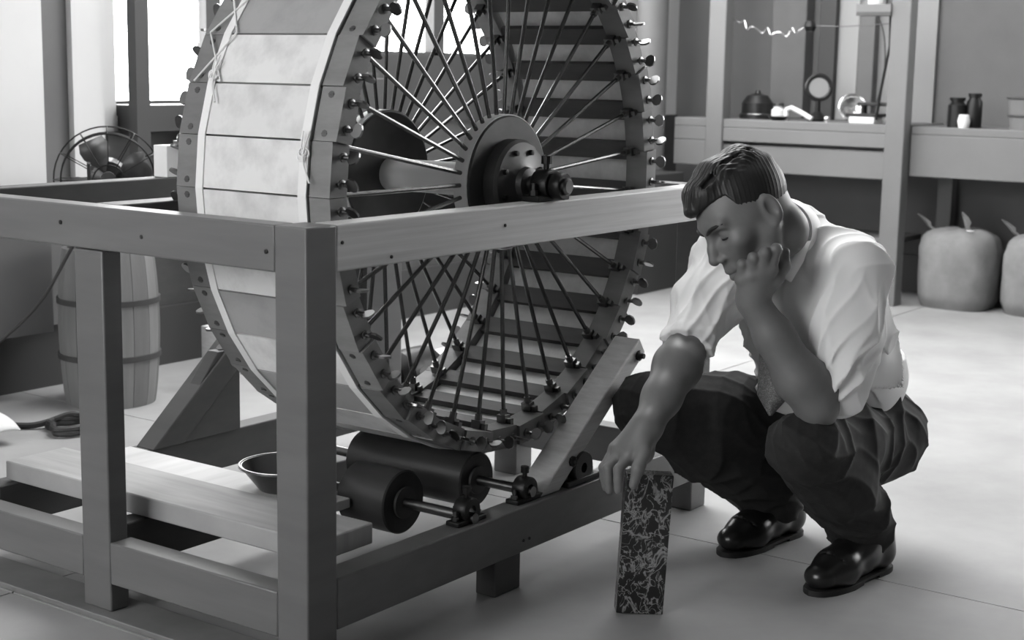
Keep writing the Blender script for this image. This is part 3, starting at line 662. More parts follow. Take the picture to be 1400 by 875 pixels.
# ------------------------------------------------------------------ sacks on the floor before the bench
def sack(x, y, sx, sy, h, seed, label):
    t = thing('sack', label, 'sack', (x, y, 0)); rr = random.Random(seed); n, k = 40, 22; vs = []; mb = MB()
    ph = [rr.uniform(0, 6) for _ in range(6)]
    for i in range(k + 1):
        u = i / k
        for j in range(n):
            a = 2 * PI * j / n
            e = abs(math.cos(a)) ** 3.0 + abs(math.sin(a)) ** 3.0; sq = e ** (-1 / 3.0)
            if u < .72: prof = 1 - .10 * max(0, .12 - u) / .12 + .06 * math.sin(u * PI * 1.1); z = h * .8 * u / .72
            else:
                q = (u - .72) / .28; prof = 1.0 * math.cos(q * PI / 2 * .96) ** .55; z = h * (.8 + .2 * math.sin(q * PI / 2))
            wr_ = 1 + (.012 + .05 * max(0, u - .6)) * math.sin(9 * a + ph[0] + 6 * u) + .02 * math.sin(3 * a + ph[1] + 4 * u) + .012 * math.sin(14 * a + ph[2] - 9 * u)
            vs.append((sx * prof * sq * math.cos(a) * wr_, sy * prof * sq * math.sin(a) * wr_, max(z + .006 * math.sin(5 * a + ph[3]) * u, 0)))
    mb.add(vs, [(i * n + j, i * n + (j + 1) % n, (i + 1) * n + (j + 1) % n, (i + 1) * n + j) for i in range(k) for j in range(n)] + [tuple(range(n - 1, -1, -1)), tuple(k * n + j for j in range(n))])
    mb.build('bag', M['burlap'], t, local=True, smooth=60)
    def ear(px, py, d):
        p = Vector((px, py, h * .97)); d = Vector(d).normalized(); s_ = Vector((0, 1, 0)); vv = []
        for i, wd in enumerate((.016, .010, .017, .014, .004)):
            c = p + d * (.024 * i) + Vector((0, .006 * math.sin(2 * i), 0)); vv += [c - s_ * wd, c + Vector((.010, 0, 0)), c + s_ * wd, c - Vector((.010, 0, 0))]
        f_ = [(i * 4 + j, i * 4 + (j + 1) % 4, (i + 1) * 4 + (j + 1) % 4, (i + 1) * 4 + j) for i in range(4) for j in range(4)] + [(3, 2, 1, 0), (16, 17, 18, 19)]
        MB().add(vv, f_).build('tied_corner', M['burlap'], t, local=True, smooth=60)
    ear(-.03, -sy * .28, (-.1, .28, .8)); ear(-.02, sy * .75, (-.1, .5, .5)); MB().torus((-.03, -sy * .28, h * .99), .016, .004, 14, 6).build('tie', M['canvas'], t, local=True)
    return t
sack(6.70, 2.340, .155, .165, .35, 3, 'full tied cloth sack on the floor nearest the man')
sack(6.72, 1.965, .155, .165, .35, 9, 'second full sack cut by the right edge of the view')

# ------------------------------------------------------------------ dark veined stone the man holds upright
stp = Vector((2.428, 1.4325, 0))
ax = (Vector((2.453, 1.389, 0)) - Vector((2.397, 1.459, 0))).normalized()      # along the front face, to the right
nb_ = Vector((ax.y, -ax.x, 0)); nb_ = nb_ if nb_.dot(Vector((-.81, -.58, 0))) > 0 else -nb_
o = MB().box(-.045, .045, -.018, .018, 0, .274).build('marble_slab', M['marble_dark'], loc=(0, 0, 0), bevel=.0015)
ang = math.atan2(ax.y, ax.x)
o.rotation_euler = (0, math.radians(2.6), ang); o.location = stp + Vector((0, 0, .002))
tag(o, 'black marble slab with white veins standing on end under the man\'s hand', 'slab')

# ------------------------------------------------------------------ the crouching man: surfaces grown from smoothly blended volumes
class Field:
    """signed-distance grid; volumes are blended in one after the other, then skinned with surface nets"""
    def __init__(s, lo, hi, h):
        s.lo = np.array(lo, np.float64); s.h = h; s.n = np.ceil((np.array(hi) - s.lo) / h).astype(int) + 1
        s.f = np.full(s.n, .06, np.float32)
    def block(s, lo, hi):
        a = np.clip(np.floor((np.array(lo) - s.lo) / s.h).astype(int), 0, s.n); b = np.clip(np.ceil((np.array(hi) - s.lo) / s.h).astype(int) + 1, 0, s.n)
        if (b <= a).any(): return None
        g = np.meshgrid(*[(s.lo[i] + s.h * np.arange(a[i], b[i])).astype(np.float32) for i in range(3)], indexing='ij', copy=False)
        return tuple(slice(a[i], b[i]) for i in range(3)), g
    def mix(s, sl, d, k, op):
        f = s.f[sl]
        if op == '+':
            if k > 0: hh = np.clip(.5 + .5 * (f - d) / k, 0, 1); s.f[sl] = f + (d - f) * hh - k * hh * (1 - hh)
            else: s.f[sl] = np.minimum(f, d)
        else:
            d = -d
            if k > 0: hh = np.clip(.5 - .5 * (f - d) / k, 0, 1); s.f[sl] = f + (d - f) * hh + k * hh * (1 - hh)
            else: s.f[sl] = np.maximum(f, d)
    def limb(s, pts, k=.015, op='+', flat=None):
        """tapered chain [(point, radius), ...]; flat = (axis, factor) squashes the section along an axis"""
        for (a, ra), (b, rb) in zip(pts[:-1], pts[1:]):
            a = np.array(a, float); b = np.array(b, float); R = max(ra, rb); mg = R + .03 + k
            bl = s.block(np.minimum(a, b) - mg, np.maximum(a, b) + mg)
            if bl is None: continue
            sl, (X, Y, Z) = bl; d = b - a; L = max(float(d @ d), 1e-9)
            t = np.clip(((X - a[0]) * d[0] + (Y - a[1]) * d[1] + (Z - a[2]) * d[2]) / L, 0, 1)
            qx, qy, qz = X - a[0] - t * d[0], Y - a[1] - t * d[1], Z - a[2] - t * d[2]
            q2 = qx * qx + qy * qy + qz * qz
            if flat is not None:
                ax, fc = np.array(flat[0], float), flat[1]; ax = ax / np.linalg.norm(ax); c = qx * ax[0] + qy * ax[1] + qz * ax[2]
                q2 = q2 + c * c * (1 / fc ** 2 - 1)
            s.mix(sl, np.sqrt(q2) - (ra + (rb - ra) * t), k, op)
        return s
    def ell(s, c, r, axes=None, k=.015, op='+'):
        c = np.array(c, float); r = np.array(r, float); mg = r.max() + .03 + k
        bl = s.block(c - mg, c + mg)
        if bl is None: return s
        sl, (X, Y, Z) = bl; A = np.eye(3) if axes is None else np.array(axes, float)
        p = [((X - c[0]) * A[i][0] + (Y - c[1]) * A[i][1] + (Z - c[2]) * A[i][2]) for i in range(3)]
        k0 = np.sqrt(sum((p[i] / r[i]) ** 2 for i in range(3))) + 1e-6; k1 = np.sqrt(sum((p[i] / r[i] ** 2) ** 2 for i in range(3))) + 1e-6
        s.mix(sl, np.maximum(k0 * (k0 - 1) / k1, -.06), k, op); return s
    def cut(s, fn, k=0.):
        """keep only where fn(X,Y,Z) < 0"""
        sl, g = s.block(s.lo, s.lo + s.h * s.n); s.mix(sl, -fn(*g), k, '-'); return s
    def fold(s, fn, band=.03):
        idx = np.nonzero(np.abs(s.f) < band); P = [s.lo[i] + s.h * idx[i] for i in range(3)]
        s.f[idx] -= fn(*P).astype(np.float32); return s
    def mesh(s, name, m, origin=(0, 0, 0), relax=2):
        f = s.f; n = f.shape; S = f < 0
        c8 = [(i, j, k) for i in (0, 1) for j in (0, 1) for k in (0, 1)]
        cnt = np.zeros([q - 1 for q in n], np.int8)
        for i, j, k in c8: cnt += S[i:n[0] - 1 + i, j:n[1] - 1 + j, k:n[2] - 1 + k]
        act = np.nonzero((cnt > 0) & (cnt < 8)); A = np.stack(act, 1); V = len(A)
        val = {c: f[act[0] + c[0], act[1] + c[1], act[2] + c[2]] for c in c8}
        acc = np.zeros((V, 3)); num = np.zeros(V)
        for c in c8:
            for ax in range(3):
                if c[ax] == 0:
                    e = list(c); e[ax] = 1; e = tuple(e); a, b = val[c], val[e]; msk = (a < 0) != (b < 0)
                    t = np.where(msk, a / np.where(msk, a - b, 1), 0); p = np.tile(np.array(c, float), (V, 1)); p[:, ax] = t
                    acc += p * msk[:, None]; num += msk
        P = (A + acc / num[:, None]) * s.h + s.lo
        ids = np.full([q - 1 for q in n], -1, np.int32); ids[act] = np.arange(V); F = []
        for ax in range(3):
            o1, o2 = [(1, 2), (2, 0), (0, 1)][ax]
            sl0 = [slice(1, q - 1) for q in n]; sl0[ax] = slice(0, n[ax] - 1); sl1 = list(sl0); sl1[ax] = slice(1, n[ax])
            a, b = S[tuple(sl0)], S[tuple(sl1)]; e = np.stack(np.nonzero(a != b), 1)
            if not len(e): continue
            ins = a[tuple(e.T)]; e = e.copy()
            for q in range(3):
                if q != ax: e[:, q] += 1
            def cell(d1, d2):
                z = e.copy(); z[:, o1] -= d1; z[:, o2] -= d2; return ids[tuple(z.T)]
            Q = np.stack([cell(1, 1), cell(0, 1), cell(0, 0), cell(1, 0)], 1); Q[~ins] = Q[~ins][:, ::-1]; F.append(Q)
        F = np.concatenate(F); F = F[(F >= 0).all(1)]
        for _ in range(relax):                              # light Laplacian relaxation
            sm = np.zeros_like(P); dg = np.zeros(V)
            for a in range(4):
                i, j = F[:, a], F[:, (a + 1) % 4]
                for q in range(3): sm[:, q] += np.bincount(i, P[j, q], V) + np.bincount(j, P[i, q], V)
                dg += np.bincount(i, minlength=V) + np.bincount(j, minlength=V)
            P = P * .45 + .55 * sm / np.maximum(dg, 1)[:, None]
        P = P - np.array(origin)
        me = bpy.data.meshes.new(name); me.vertices.add(V); me.vertices.foreach_set('co', P.astype(np.float32).ravel())
        me.loops.add(len(F) * 4); me.loops.foreach_set('vertex_index', F.astype(np.int32).ravel())
        me.polygons.add(len(F)); me.polygons.foreach_set('loop_start', np.arange(0, len(F) * 4, 4, dtype=np.int32))
        me.update(calc_edges=True); me.validate(); me.materials.append(m); me.shade_smooth(); return me
M['skin'] = mat('skin', .175, .48, v2=.15, scale=25, lo=.35, hi=.7)
M['shirt'] = mat('shirt_cotton', .80, .9)
M['trousers'] = mat('trouser_wool', .012, .85, v2=.018, scale=60, lo=.4, hi=.6)
M['hair'] = mat('dark_hair', .014, .5)
M['leather'] = mat('black_leather', .012, .28)
M['sole'] = mat('shoe_sole', .015, .6)
M['tie'] = mat('necktie_silk', .05, .6, v2=.16, scale=90, kind='vein', lo=.0, hi=.25)
M['eye'] = mat('eye', .5, .2)
O = np.array((.62, 3.07, 0.))                               # the man's standing point, right / away / up of the viewer
man = thing('person', 'crouching man in white shirt and dark trousers, cheek on fist, hand on black slab', 'person', (.62 * .58574 + 3.07 * .81050, -.62 * .81050 + 3.07 * .58574, 0))
man.rotation_euler = (0, 0, math.atan2(-.81050, .58574))
def part(name, me):
    o = bpy.data.objects.new(name, me); C.objects.link(o); o.parent = man; return o
def sub(mb, name, m, parent=None, smooth=60):
    me = mb.mesh(name, m, smooth); me.transform(Matrix.Translation(Vector(-O))); o = bpy.data.objects.new(name, me); C.objects.link(o); o.parent = parent or man; return o
nv = lambda v: np.array(v, float) / np.linalg.norm(v)
FW = nv((-.72, -.69, 0)); LF = nv((.69, -.72, 0)); UP = np.array((0, 0, 1.))
# joints
LANK, LKNEE, LHIP = (.752, 3.068, .09), (.578, 2.872, .312), (.785, 3.20, .255)
RANK, RKNEE, RHIP = (.602, 3.27, .09), (.300, 3.20, .318), (.655, 3.33, .255)
NECK = np.array((.557, 3.036, .712)); PEL = np.array((.735, 3.265, .27))
LSH, LELB, LWR = (.672, 2.945, .645), (.594, 2.862, .400), (.463, 2.862, .603)
RSH, RELB, RWR = (.450, 3.165, .640), (.358, 2.972, .492), (.266, 2.802, .366)
# head frame: origin between the ears; hx to the nose, hy to his left ear, hz to the crown
hp, hy_ = math.radians(36), math.radians(18)
f0 = np.array((-math.cos(hp), 0, -math.sin(hp))); hz = np.array((-math.sin(hp), 0, math.cos(hp))); tc_ = np.array((0, -1., 0))
hx = f0 * math.cos(hy_) + tc_ * math.sin(hy_); hy = tc_ * math.cos(hy_) - f0 * math.sin(hy_); HA = (hx, hy, hz)
HC = np.array((.467, 2.930, .752))
H = lambda x, y, z: HC + hx * x + hy * y + hz * z
TU = nv(NECK - PEL); TN = nv(np.cross(LF, TU)); TA = (LF, TN, TU)      # torso axes: his left, front/back, up

B = Field((.16, 2.70, .02), (.98, 3.48, .92), .0026)
# legs, pelvis, trunk (under the clothes)
for hip, kn, an, sd in ((LHIP, LKNEE, LANK, 1), (RHIP, RKNEE, RANK, -1)):
    B.limb([(hip, .075), (kn, .046)], .03); B.limb([(kn, .046), (tuple(.65 * np.array(kn) + .35 * np.array(an)), .048), (an, .032)], .02)
    B.limb([(an, .032), (tuple(np.array(an) + FW * .10 - UP * .05), .022)], .02)
B.ell(PEL, (.13, .10, .09), TA, .04); B.ell(PEL * .65 + NECK * .35, (.135, .09, .14), TA, .05); B.ell(PEL * .35 + NECK * .65, (.14, .075, .14), TA, .04); B.ell(PEL * .24 + NECK * .76, (.10, .04, .05), TA, .02)
# neck
NK = NECK + np.array((-.019, -.017, -.008)); B.limb([(NK, .047), (H(-.035, 0, -.055), .050), (H(-.03, 0, -.01), .053)], .015); B.limb([(NK, .045), (NK + np.array((.006, .02, -.07)), .045)], .012)
# arms
for sh, el, wr in ((LSH, LELB, LWR), (RSH, RELB, RWR)):
    sh, el, wr = map(np.array, (sh, el, wr)); off_ = np.array((.022, .014, .0)) if sh[0] > .5 else np.zeros(3); B.limb([(sh, .046), (el * .55 + sh * .45 + off_, .038), (el, .036)], .03)
    B.limb([(el, .038), (el * .74 + wr * .26, .046), (el * .35 + wr * .65, .036), (wr, .0285)], .02)
B.ell(np.array(LELB) + np.array((.012, .008, -.012)), (.030, .03, .03), None, .02)
# skull, face
B.ell(H(-.002, 0, .044), (.092, .072, .078), HA, .02)
B.ell(H(.015, 0, .02), (.080, .070, .075), HA, .02)
B.limb([(H(.055, 0, -.035), .050), (H(.062, 0, -.075), .034)], .03, flat=(hx, .9))
for s_ in (1, -1):
    B.limb([(H(.005, s_ * .056, -.03), .018), (H(.03, s_ * .043, -.075), .017), (H(.070, s_ * .016, -.097), .017)], .025)      # jaw
    B.ell(H(.060, s_ * .047, -.010), (.022, .018, .016), HA, .018)                                                          # cheekbone
    B.limb([(H(.086, s_ * .012, .034), .009), (H(.078, s_ * .046, .035), .009)], .015)                                       # brow ridge
    B.ell(H(.090, s_ * .032, .012), (.018, .017, .0105), HA, .012, '-')                                                     # socket
    B.ell(H(.0725, s_ * .032, .0105), (.0140, .0150, .0140), HA, .004)                                                       # eyelid over the eye
B.ell(H(.074, 0, -.100), (.020, .021, .016), HA, .015)                                                                     # chin
B.limb([(H(.088, 0, .026), .0085), (H(.103, 0, -.004), .0095), (H(.112, 0, -.022), .0115)], .008)                            # nose
for s_ in (1, -1): B.ell(H(.101, s_ * .0125, -.027), (.010, .0085, .008), HA, .006); B.ell(H(.106, s_ * .007, -.0355), (.006, .0035, .005), HA, .003, '-')
B.ell(H(.088, 0, -.054), (.016, .026, .016), HA, .012)
B.limb([(H(.088, -.022, -.060), .004), (H(.1005, 0, -.055), .0062), (H(.088, .022, -.060), .004)], .005)
B.limb([(H(.088, -.020, -.064), .0045), (H(.0985, 0, -.070), .0068), (H(.088, .020, -.064), .0045)], .005)
B.limb([(H(.092, -.023, -.0625), .0014), (H(.108, 0, -.0625), .0018), (H(.092, .023, -.0625), .0014)], .003, '-')
for s_ in (1, -1):                                                                                                           # ears
    E = HA if s_ > 0 else HA
    ea = (nv(hx * .96 - hy * s_ * .28), nv(hy * .96 + hx * s_ * .28 * 1), nv(hz)); c = H(-.012, s_ * .077, .006)
    B.ell(c, (.0175, .0075, .031), ea, .006); B.ell(c + hy * s_ * .007 + hx * .003 + hz * .002, (.0100, .0085, .020), ea, .003, '-')
    B.limb([(H(-.004, s_ * .074, -.022), .006), (H(-.008, s_ * .073, -.012), .006)], .008)
# left hand: fist under the cheekbone, back of the fingers to the viewer
W = np.array(LWR)
Lm = {'pinky': (.440, 2.846, .643), 'ring': (.456, 2.838, .652), 'middle': (.474, 2.834, .659), 'index': (.492, 2.836, .664)}
Lp = {'pinky': (.437, 2.832, .674), 'ring': (.456, 2.824, .687), 'middle': (.477, 2.821, .697), 'index': (.498, 2.826, .704)}
B.limb([(W, .0285), (tuple(W + np.array((.002, -.008, .02))), .027)], .015)
for n_, r_ in (('pinky', .0095), ('ring', .0105), ('middle', .0108), ('index', .0105)):
    m_, p_ = np.array(Lm[n_]), np.array(Lp[n_]); q = p_ + np.array((.005, .022, -.002)); t_ = q + np.array((.004, .006, -.019))
    B.limb([(tuple(W + (m_ - W) * .15), .017), (tuple(m_), .0135)], .014)
    B.limb([(tuple(m_), .0125), (tuple(m_ * .5 + p_ * .5), r_ * .93), (tuple(p_), r_)], .005); B.ell(m_ + np.array((-.002, -.004, 0)), (.0105,) * 3, None, .006)
    B.limb([(tuple(p_), r_), (tuple(q), r_ * .92), (tuple(t_), r_ * .85)], .0035)
B.limb([(tuple(W + np.array((.02, .0, .012))), .017), ((.506, 2.851, .645), .013), ((.520, 2.856, .668), .0112), ((.521, 2.858, .694), .0095)], .008)   # thumb along the jaw
# right hand: palm on the end of the slab, fingers down its far edge, thumb in front
W = np.array(RWR)
Rm = {'index': (.233, 2.766, .322), 'middle': (.217, 2.784, .326), 'ring': (.208, 2.804, .322), 'pinky': (.208, 2.824, .312)}
Rp = {'index': (.211, 2.750, .296), 'middle': (.193, 2.772, .292), 'ring': (.186, 2.797, .287), 'pinky': (.190, 2.822, .282)}
Rt = {'index': (.211, 2.744, .258), 'middle': (.196, 2.768, .250), 'ring': (.191, 2.794, .249), 'pinky': (.195, 2.820, .252)}
B.limb([(W, .0285), (tuple(W + np.array((-.012, -.006, -.022))), .028)], .015)
for n_, r_ in (('pinky', .0085), ('ring', .0095), ('middle', .0098), ('index', .0098)):
    m_, p_, t_ = np.array(Rm[n_]), np.array(Rp[n_]), np.array(Rt[n_])
    B.limb([(tuple(W + (m_ - W) * .25), .020), (tuple(m_), .0135)], .014); B.limb([(tuple(m_), .012), (tuple(m_ * .5 + p_ * .5), r_ * .93), (tuple(p_), r_)], .005)
    B.limb([(tuple(p_), r_), (tuple(p_ * .5 + t_ * .5), r_ * .9), (tuple(t_), r_ * .78)], .0035)
B.ell((.245, 2.792, .318), (.036, .034, .026), None, .015)
B.limb([(tuple(W + np.array((-.006, -.022, -.018))), .017), ((.256, 2.752, .325), .0128), ((.246, 2.734, .303), .0115), ((.238, 2.732, .272), .0088)], .008)
body = part('body', B.mesh('body', M['skin'], O, 1))
del B
# eyes, brows, lashes
for s_ in (1, -1):
    sub(MB().sphere(H(.0715, s_ * .032, .0095), .0118, 16, 10), 'eye', M['eye'])
    sub(MB().tube([H(.0990 - .006 * t - .014 * t ** 3, s_ * (.008 + .048 * t), .027 + .009 * math.sin(2.2 * t)) for t in (0, .2, .4, .6, .8, 1)], [.0022, .0038, .0042, .0038, .0030, .0012], 8), 'eyebrow', M['hair'])
    sub(MB().tube([H(.0725 + math.sqrt(.0146 ** 2 - yo * yo - .006 ** 2), s_ * (.032 + yo), .0055) for yo in (-.0125, -.009, -.004, 0, .004, .009, .0125)], .0022, 6), 'eyelashes', M['hair'])
# hair: short sides, longer top combed from a left parting
R_ = Field(tuple(HC - .15), tuple(HC + np.array((.14, .14, .17))), .0018)
R_.ell(H(-.003, 0, .046), (.0966, .0760, .0824), HA, 0)
def hl(X, Y, Z):
    x = (X - HC[0]) * hx[0] + (Y - HC[1]) * hx[1] + (Z - HC[2]) * hx[2]; z = (X - HC[0]) * hz[0] + (Y - HC[1]) * hz[1] + (Z - HC[2]) * hz[2]
    return (np.interp(x, (-.11, -.07, -.035, -.022, .000, .012, .020, .032, .037, .043, .070, .10), (-.045, -.040, -.018, .012, .008, -.006, .020, .028, .040, .074, .079, .083)) - z).astype(np.float32) * .8
R_.cut(hl, .006)
R_.limb([(H(-.075, -.005, .078), .018), (H(-.045, -.010, .106), .024), (H(.015, -.010, .111), .026), (H(.062, -.006, .098), .022), (H(.094, -.004, .080), .012)], .02, flat=(hy, 1.9))
R_.limb([(H(-.06, .036, .112), .0035), (H(.0, .040, .122), .004), (H(.06, .036, .108), .005)], .006, '-')
def comb(X, Y, Z):
    x = (X - HC[0]) * hx[0] + (Y - HC[1]) * hx[1] + (Z - HC[2]) * hx[2]; y = (X - HC[0]) * hy[0] + (Y - HC[1]) * hy[1] + (Z - HC[2]) * hy[2]; z = (X - HC[0]) * hz[0] + (Y - HC[1]) * hz[1] + (Z - HC[2]) * hz[2]
    top = np.clip((z - .085) / .03, 0, 1); wv = 2.2 * np.sin(41 * x + 17 * z) + 1.3 * np.sin(67 * y - 30 * x)
    return (.00045 * np.sin(310 * y + 90 * x + wv) + .0006 * np.sin(733 * y + 210 * x + 1.9 * wv) + .0005 * np.sin(1301 * y + 2.3 * wv)) * top + (1 - top) * (.00022 * np.sin(613 * x + 260 * z + 2 * wv) + .0003 * np.sin(1187 * x + 530 * z + 3.1 * wv))
R_.fold(comb, .006)
part('hair', R_.mesh('hair', M['hair'], O, 0))

# shirt
S_ = Field((.30, 2.72, .22), (1.06, 3.52, .80), .003)
mixp = lambda t: PEL * (1 - t) + NECK * t
S_.ell(mixp(.20) + UP * .01, (.155, .125, .10), TA, .03); S_.ell(mixp(.25) - FW * .066 + UP * .008, (.145, .115, .085), TA, .04); S_.ell(mixp(.38), (.160, .128, .13), TA, .05); S_.ell(mixp(.62) + FW * .0, (.165, .120, .14), TA, .06)
S_.ell(mixp(.80) - FW * .005, (.155, .092, .078), TA, .05); S_.ell((.578, 2.985, .580), (.075, .058, .095), None, .05); S_.limb([(np.array(LSH) + np.array((.006, .012, .0)), .062), (NK + np.array((.035, .055, -.045)), .064), (np.array(RSH) + UP * .005, .060)], .03)
S_.limb([(np.array(LSH) + np.array((.008, .03, .012)), .058), (NECK + np.array((.030, .052, -.008)), .052), (np.array(RSH) + np.array((.0, .02, .0)), .052)], .03)
sl_, el_ = np.array(LSH), np.array(LELB)
S_.limb([(sl_, .066), (sl_ * .55 + el_ * .45 + np.array((.018, .012, 0)), .072), (sl_ * .2 + el_ * .8 + np.array((.036, .022, .012)), .062)], .03)
S_.limb([(sl_ * .2 + el_ * .8 + np.array((.036, .022, .012)), .060), (el_ + np.array((.050, .026, .018)), .046)], .012)
sr_, er_ = np.array(RSH), np.array(RELB)
S_.limb([(sr_, .060), (sr_ * .5 + er_ * .5 + np.array((.0, .012, -.008)), .062), (sr_ * .12 + er_ * .88, .053)], .03)
S_.limb([(sr_ * .12 + er_ * .88, .050), (sr_ * -.04 + er_ * 1.04, .051)], .004)
S_.limb([(sr_ * .02 + er_ * .98, .0545), (sr_ * -.06 + er_ * 1.06, .0535)], .002)                                        # rolled cuff
dr = nv(er_ - sr_); pc = er_ + dr * .012
near_ = lambda X, Y, Z: np.maximum((X - pc[0]) * dr[0] + (Y - pc[1]) * dr[1] + (Z - pc[2]) * dr[2], np.sqrt((X - pc[0]) ** 2 + (Y - pc[1]) ** 2 + (Z - pc[2]) ** 2) * 0 - 1)
S_.cut(lambda X, Y, Z: np.where((X < .47) & (Z < .60) & (Y < 3.06), near_(X, Y, Z), -.06).astype(np.float32))
wst = mixp(.10); S_.cut(lambda X, Y, Z: (-( (X - wst[0]) * TU[0] + (Y - wst[1]) * TU[1] + (Z - wst[2]) * TU[2])).astype(np.float32), .01)
def ridge(ph): return (1 - np.abs(np.sin(ph))) ** 1.9
def shirt_folds(X, Y, Z):
    l = X * LF[0] + Y * LF[1]; t = (X - PEL[0]) * TU[0] + (Y - PEL[1]) * TU[1] + (Z - PEL[2]) * TU[2]
    wv = .8 * np.sin(15 * Z + 7 * X) + .6 * np.sin(23 * Y - 12 * Z) + .3 * np.sin(37 * X + 23 * Z)
    d = .016 * ridge(27 * l + 10 * t + 1.4 * wv) - .005
    d = d + .008 * ridge(52 * l - 26 * t + 2.2 * wv) - .0025
    sl = np.exp(-(((X - .66) / .09) ** 2 + ((Y - 2.92) / .09) ** 2 + ((Z - .50) / .12) ** 2))
    d = d + sl * .0
    en = np.exp(-(((X - .645) / .05) ** 2 + ((Y - 2.885) / .05) ** 2 + ((Z - .425) / .05) ** 2)); d = d * (1 - .85 * en)
    for a_, b_ in ((LSH, LELB), (RSH, RELB)):
        a_, b_ = np.array(a_), np.array(b_); ax = nv(b_ - a_); e1 = nv(np.cross(ax, UP)); e2 = np.cross(ax, e1); L = float(np.linalg.norm(b_ - a_))
        px, py, pz = X - a_[0], Y - a_[1], Z - a_[2]; tt = px * ax[0] + py * ax[1] + pz * ax[2]; u1 = px * e1[0] + py * e1[1] + pz * e1[2]; u2 = px * e2[0] + py * e2[1] + pz * e2[2]
        wgt = np.clip((tt + .01) / .06, 0, 1) * np.clip((.115 - np.sqrt(u1 * u1 + u2 * u2)) / .03, 0, 1); ph = np.arctan2(u2, u1)
        da = .012 * ridge(2.5 * ph + 6 * tt + .6 * wv) + .009 * ridge(4.5 * ph - 12 * tt + wv) + .005 * ridge(34 * tt + 2.5 * ph + 1.4 * wv) - .008
        d = d * (1 - wgt) + da * wgt
    low = np.clip((.22 - t) / .14, 0, 1) * np.clip((.62 - 0 * X - (LF[0] * X + LF[1] * Y) * 0 - .0), 0, 1); d = d + low * .012 * (ridge(30 * l + 1.4 * wv) - .25)
    sh = np.clip((t - .36) / .08, 0, 1); return d * (1 - .5 * sh)
S_.fold(shirt_folds, .045)
shirt = part('shirt', S_.mesh('shirt', M['shirt'], O, 1)); del S_
# collar: a turned-down band round the neck, open to two points in front
nd = nv(H(-.035, 0, -.04) - NK); cl_ = nv(LF - nd * (LF @ nd)); cf = nv(np.cross(cl_, nd)); cf = cf if cf @ FW > 0 else -cf
mb = MB(); vs = []; nseg = 40; c0 = NK + nd * .012
for i in range(nseg + 1):
    a = -PI + .22 + (2 * PI - .44) * i / nseg                # 0 = back, +-pi = front
    e = -cf * math.cos(a) + cl_ * math.sin(a); fr_ = (abs(a) / PI) ** 3
    top = c0 + e * .058 + nd * (.026 - .012 * fr_); fold_ = top + e * .006 + nd * .002; low = c0 + e * (.083 + .008 * fr_) - nd * (.016 + .042 * fr_)
    vs += [c0 + e * .056 - nd * .012, top, fold_, low]
mb.add(vs, [(i * 4 + j, i * 4 + j + 1, i * 4 + 5 + j, i * 4 + 4 + j) for i in range(nseg) for j in range(3)])
o = sub(mb, 'collar', M['shirt'], shirt); md = o.modifiers.new('t', 'SOLIDIFY'); md.thickness = .003; md.offset = 1
mb = MB().add([(.548, 2.938, .700), (.587, 2.955, .706), (.532, 2.916, .671), (.569, 2.926, .668), (.519, 2.902, .646), (.544, 2.908, .631)], [(0, 1, 3, 2), (2, 3, 5, 4)])
o = sub(mb, 'collar_point', M['shirt'], shirt); md = o.modifiers.new('t', 'SOLIDIFY'); md.thickness = .004; md.offset = 0
# necktie: knot at the collar, blade hanging between the arms
k0 = c0 + cf * .083 - nd * .02
tp = [k0, k0 + cf * .012 - UP * .06 + np.array((.0, .0, 0)), np.array((.525, 2.985, .52)), np.array((.520, 2.935, .45)), np.array((.517, 2.905, .405)), np.array((.514, 2.890, .372))]
wd = [.012, .018, .024, .028, .031, .002]; mb = MB(); vs = []
for p_, w_ in zip(tp, wd):
    sd_ = nv((.80, -.60, 0)); vs += [p_ - sd_ * w_, p_ + FW * .005, p_ + sd_ * w_]
mb.add(vs, [(i * 3 + j, i * 3 + 3 + j, i * 3 + 4 + j, i * 3 + 1 + j) for i in range(5) for j in range(2)])
tie = sub(mb, 'necktie', M['tie']); md = tie.modifiers.new('t', 'SOLIDIFY'); md.thickness = .005; md.offset = 0
sub(MB().sphere(k0, (.017, .017, .02), 14, 8), 'tie_knot', M['tie'], tie)

# trousers
T_ = Field((.18, 2.76, .03), (1.02, 3.50, .46), .0032)
T_.ell(PEL, (.155, .125, .10), TA, .05); T_.ell(np.array((.815, 3.235, .265)), (.098, .098, .09), None, .04); T_.ell(np.array((.72, 3.35, .26)), (.10, .10, .09), None, .04)
T_.ell(mixp(.17), (.150, .122, .06), TA, .03)
wst2 = mixp(.20); T_.cut(lambda X, Y, Z: ((X - wst2[0]) * TU[0] + (Y - wst2[1]) * TU[1] + (Z - wst2[2]) * TU[2]).astype(np.float32), .006)
for hip, kn, an, sd in ((LHIP, LKNEE, LANK, 1), (RHIP, RKNEE, RANK, -1)):
    hip, kn, an = map(np.array, (hip, kn, an))
    T_.limb([(hip, .098), (hip * .5 + kn * .5 - UP * .004, .088), (kn, .066)], .03)
    T_.limb([(kn, .066), (kn * .6 + an * .4 + np.array((.012, .012, 0)) , .074), (kn * .2 + an * .8 + np.array((.010, .012, .0)), .066), (an + UP * .0, .058)], .02)
T_.cut(lambda X, Y, Z: (.052 - Z + .45 * ((X - .70) * .5 + 0) * 0).astype(np.float32), .006)
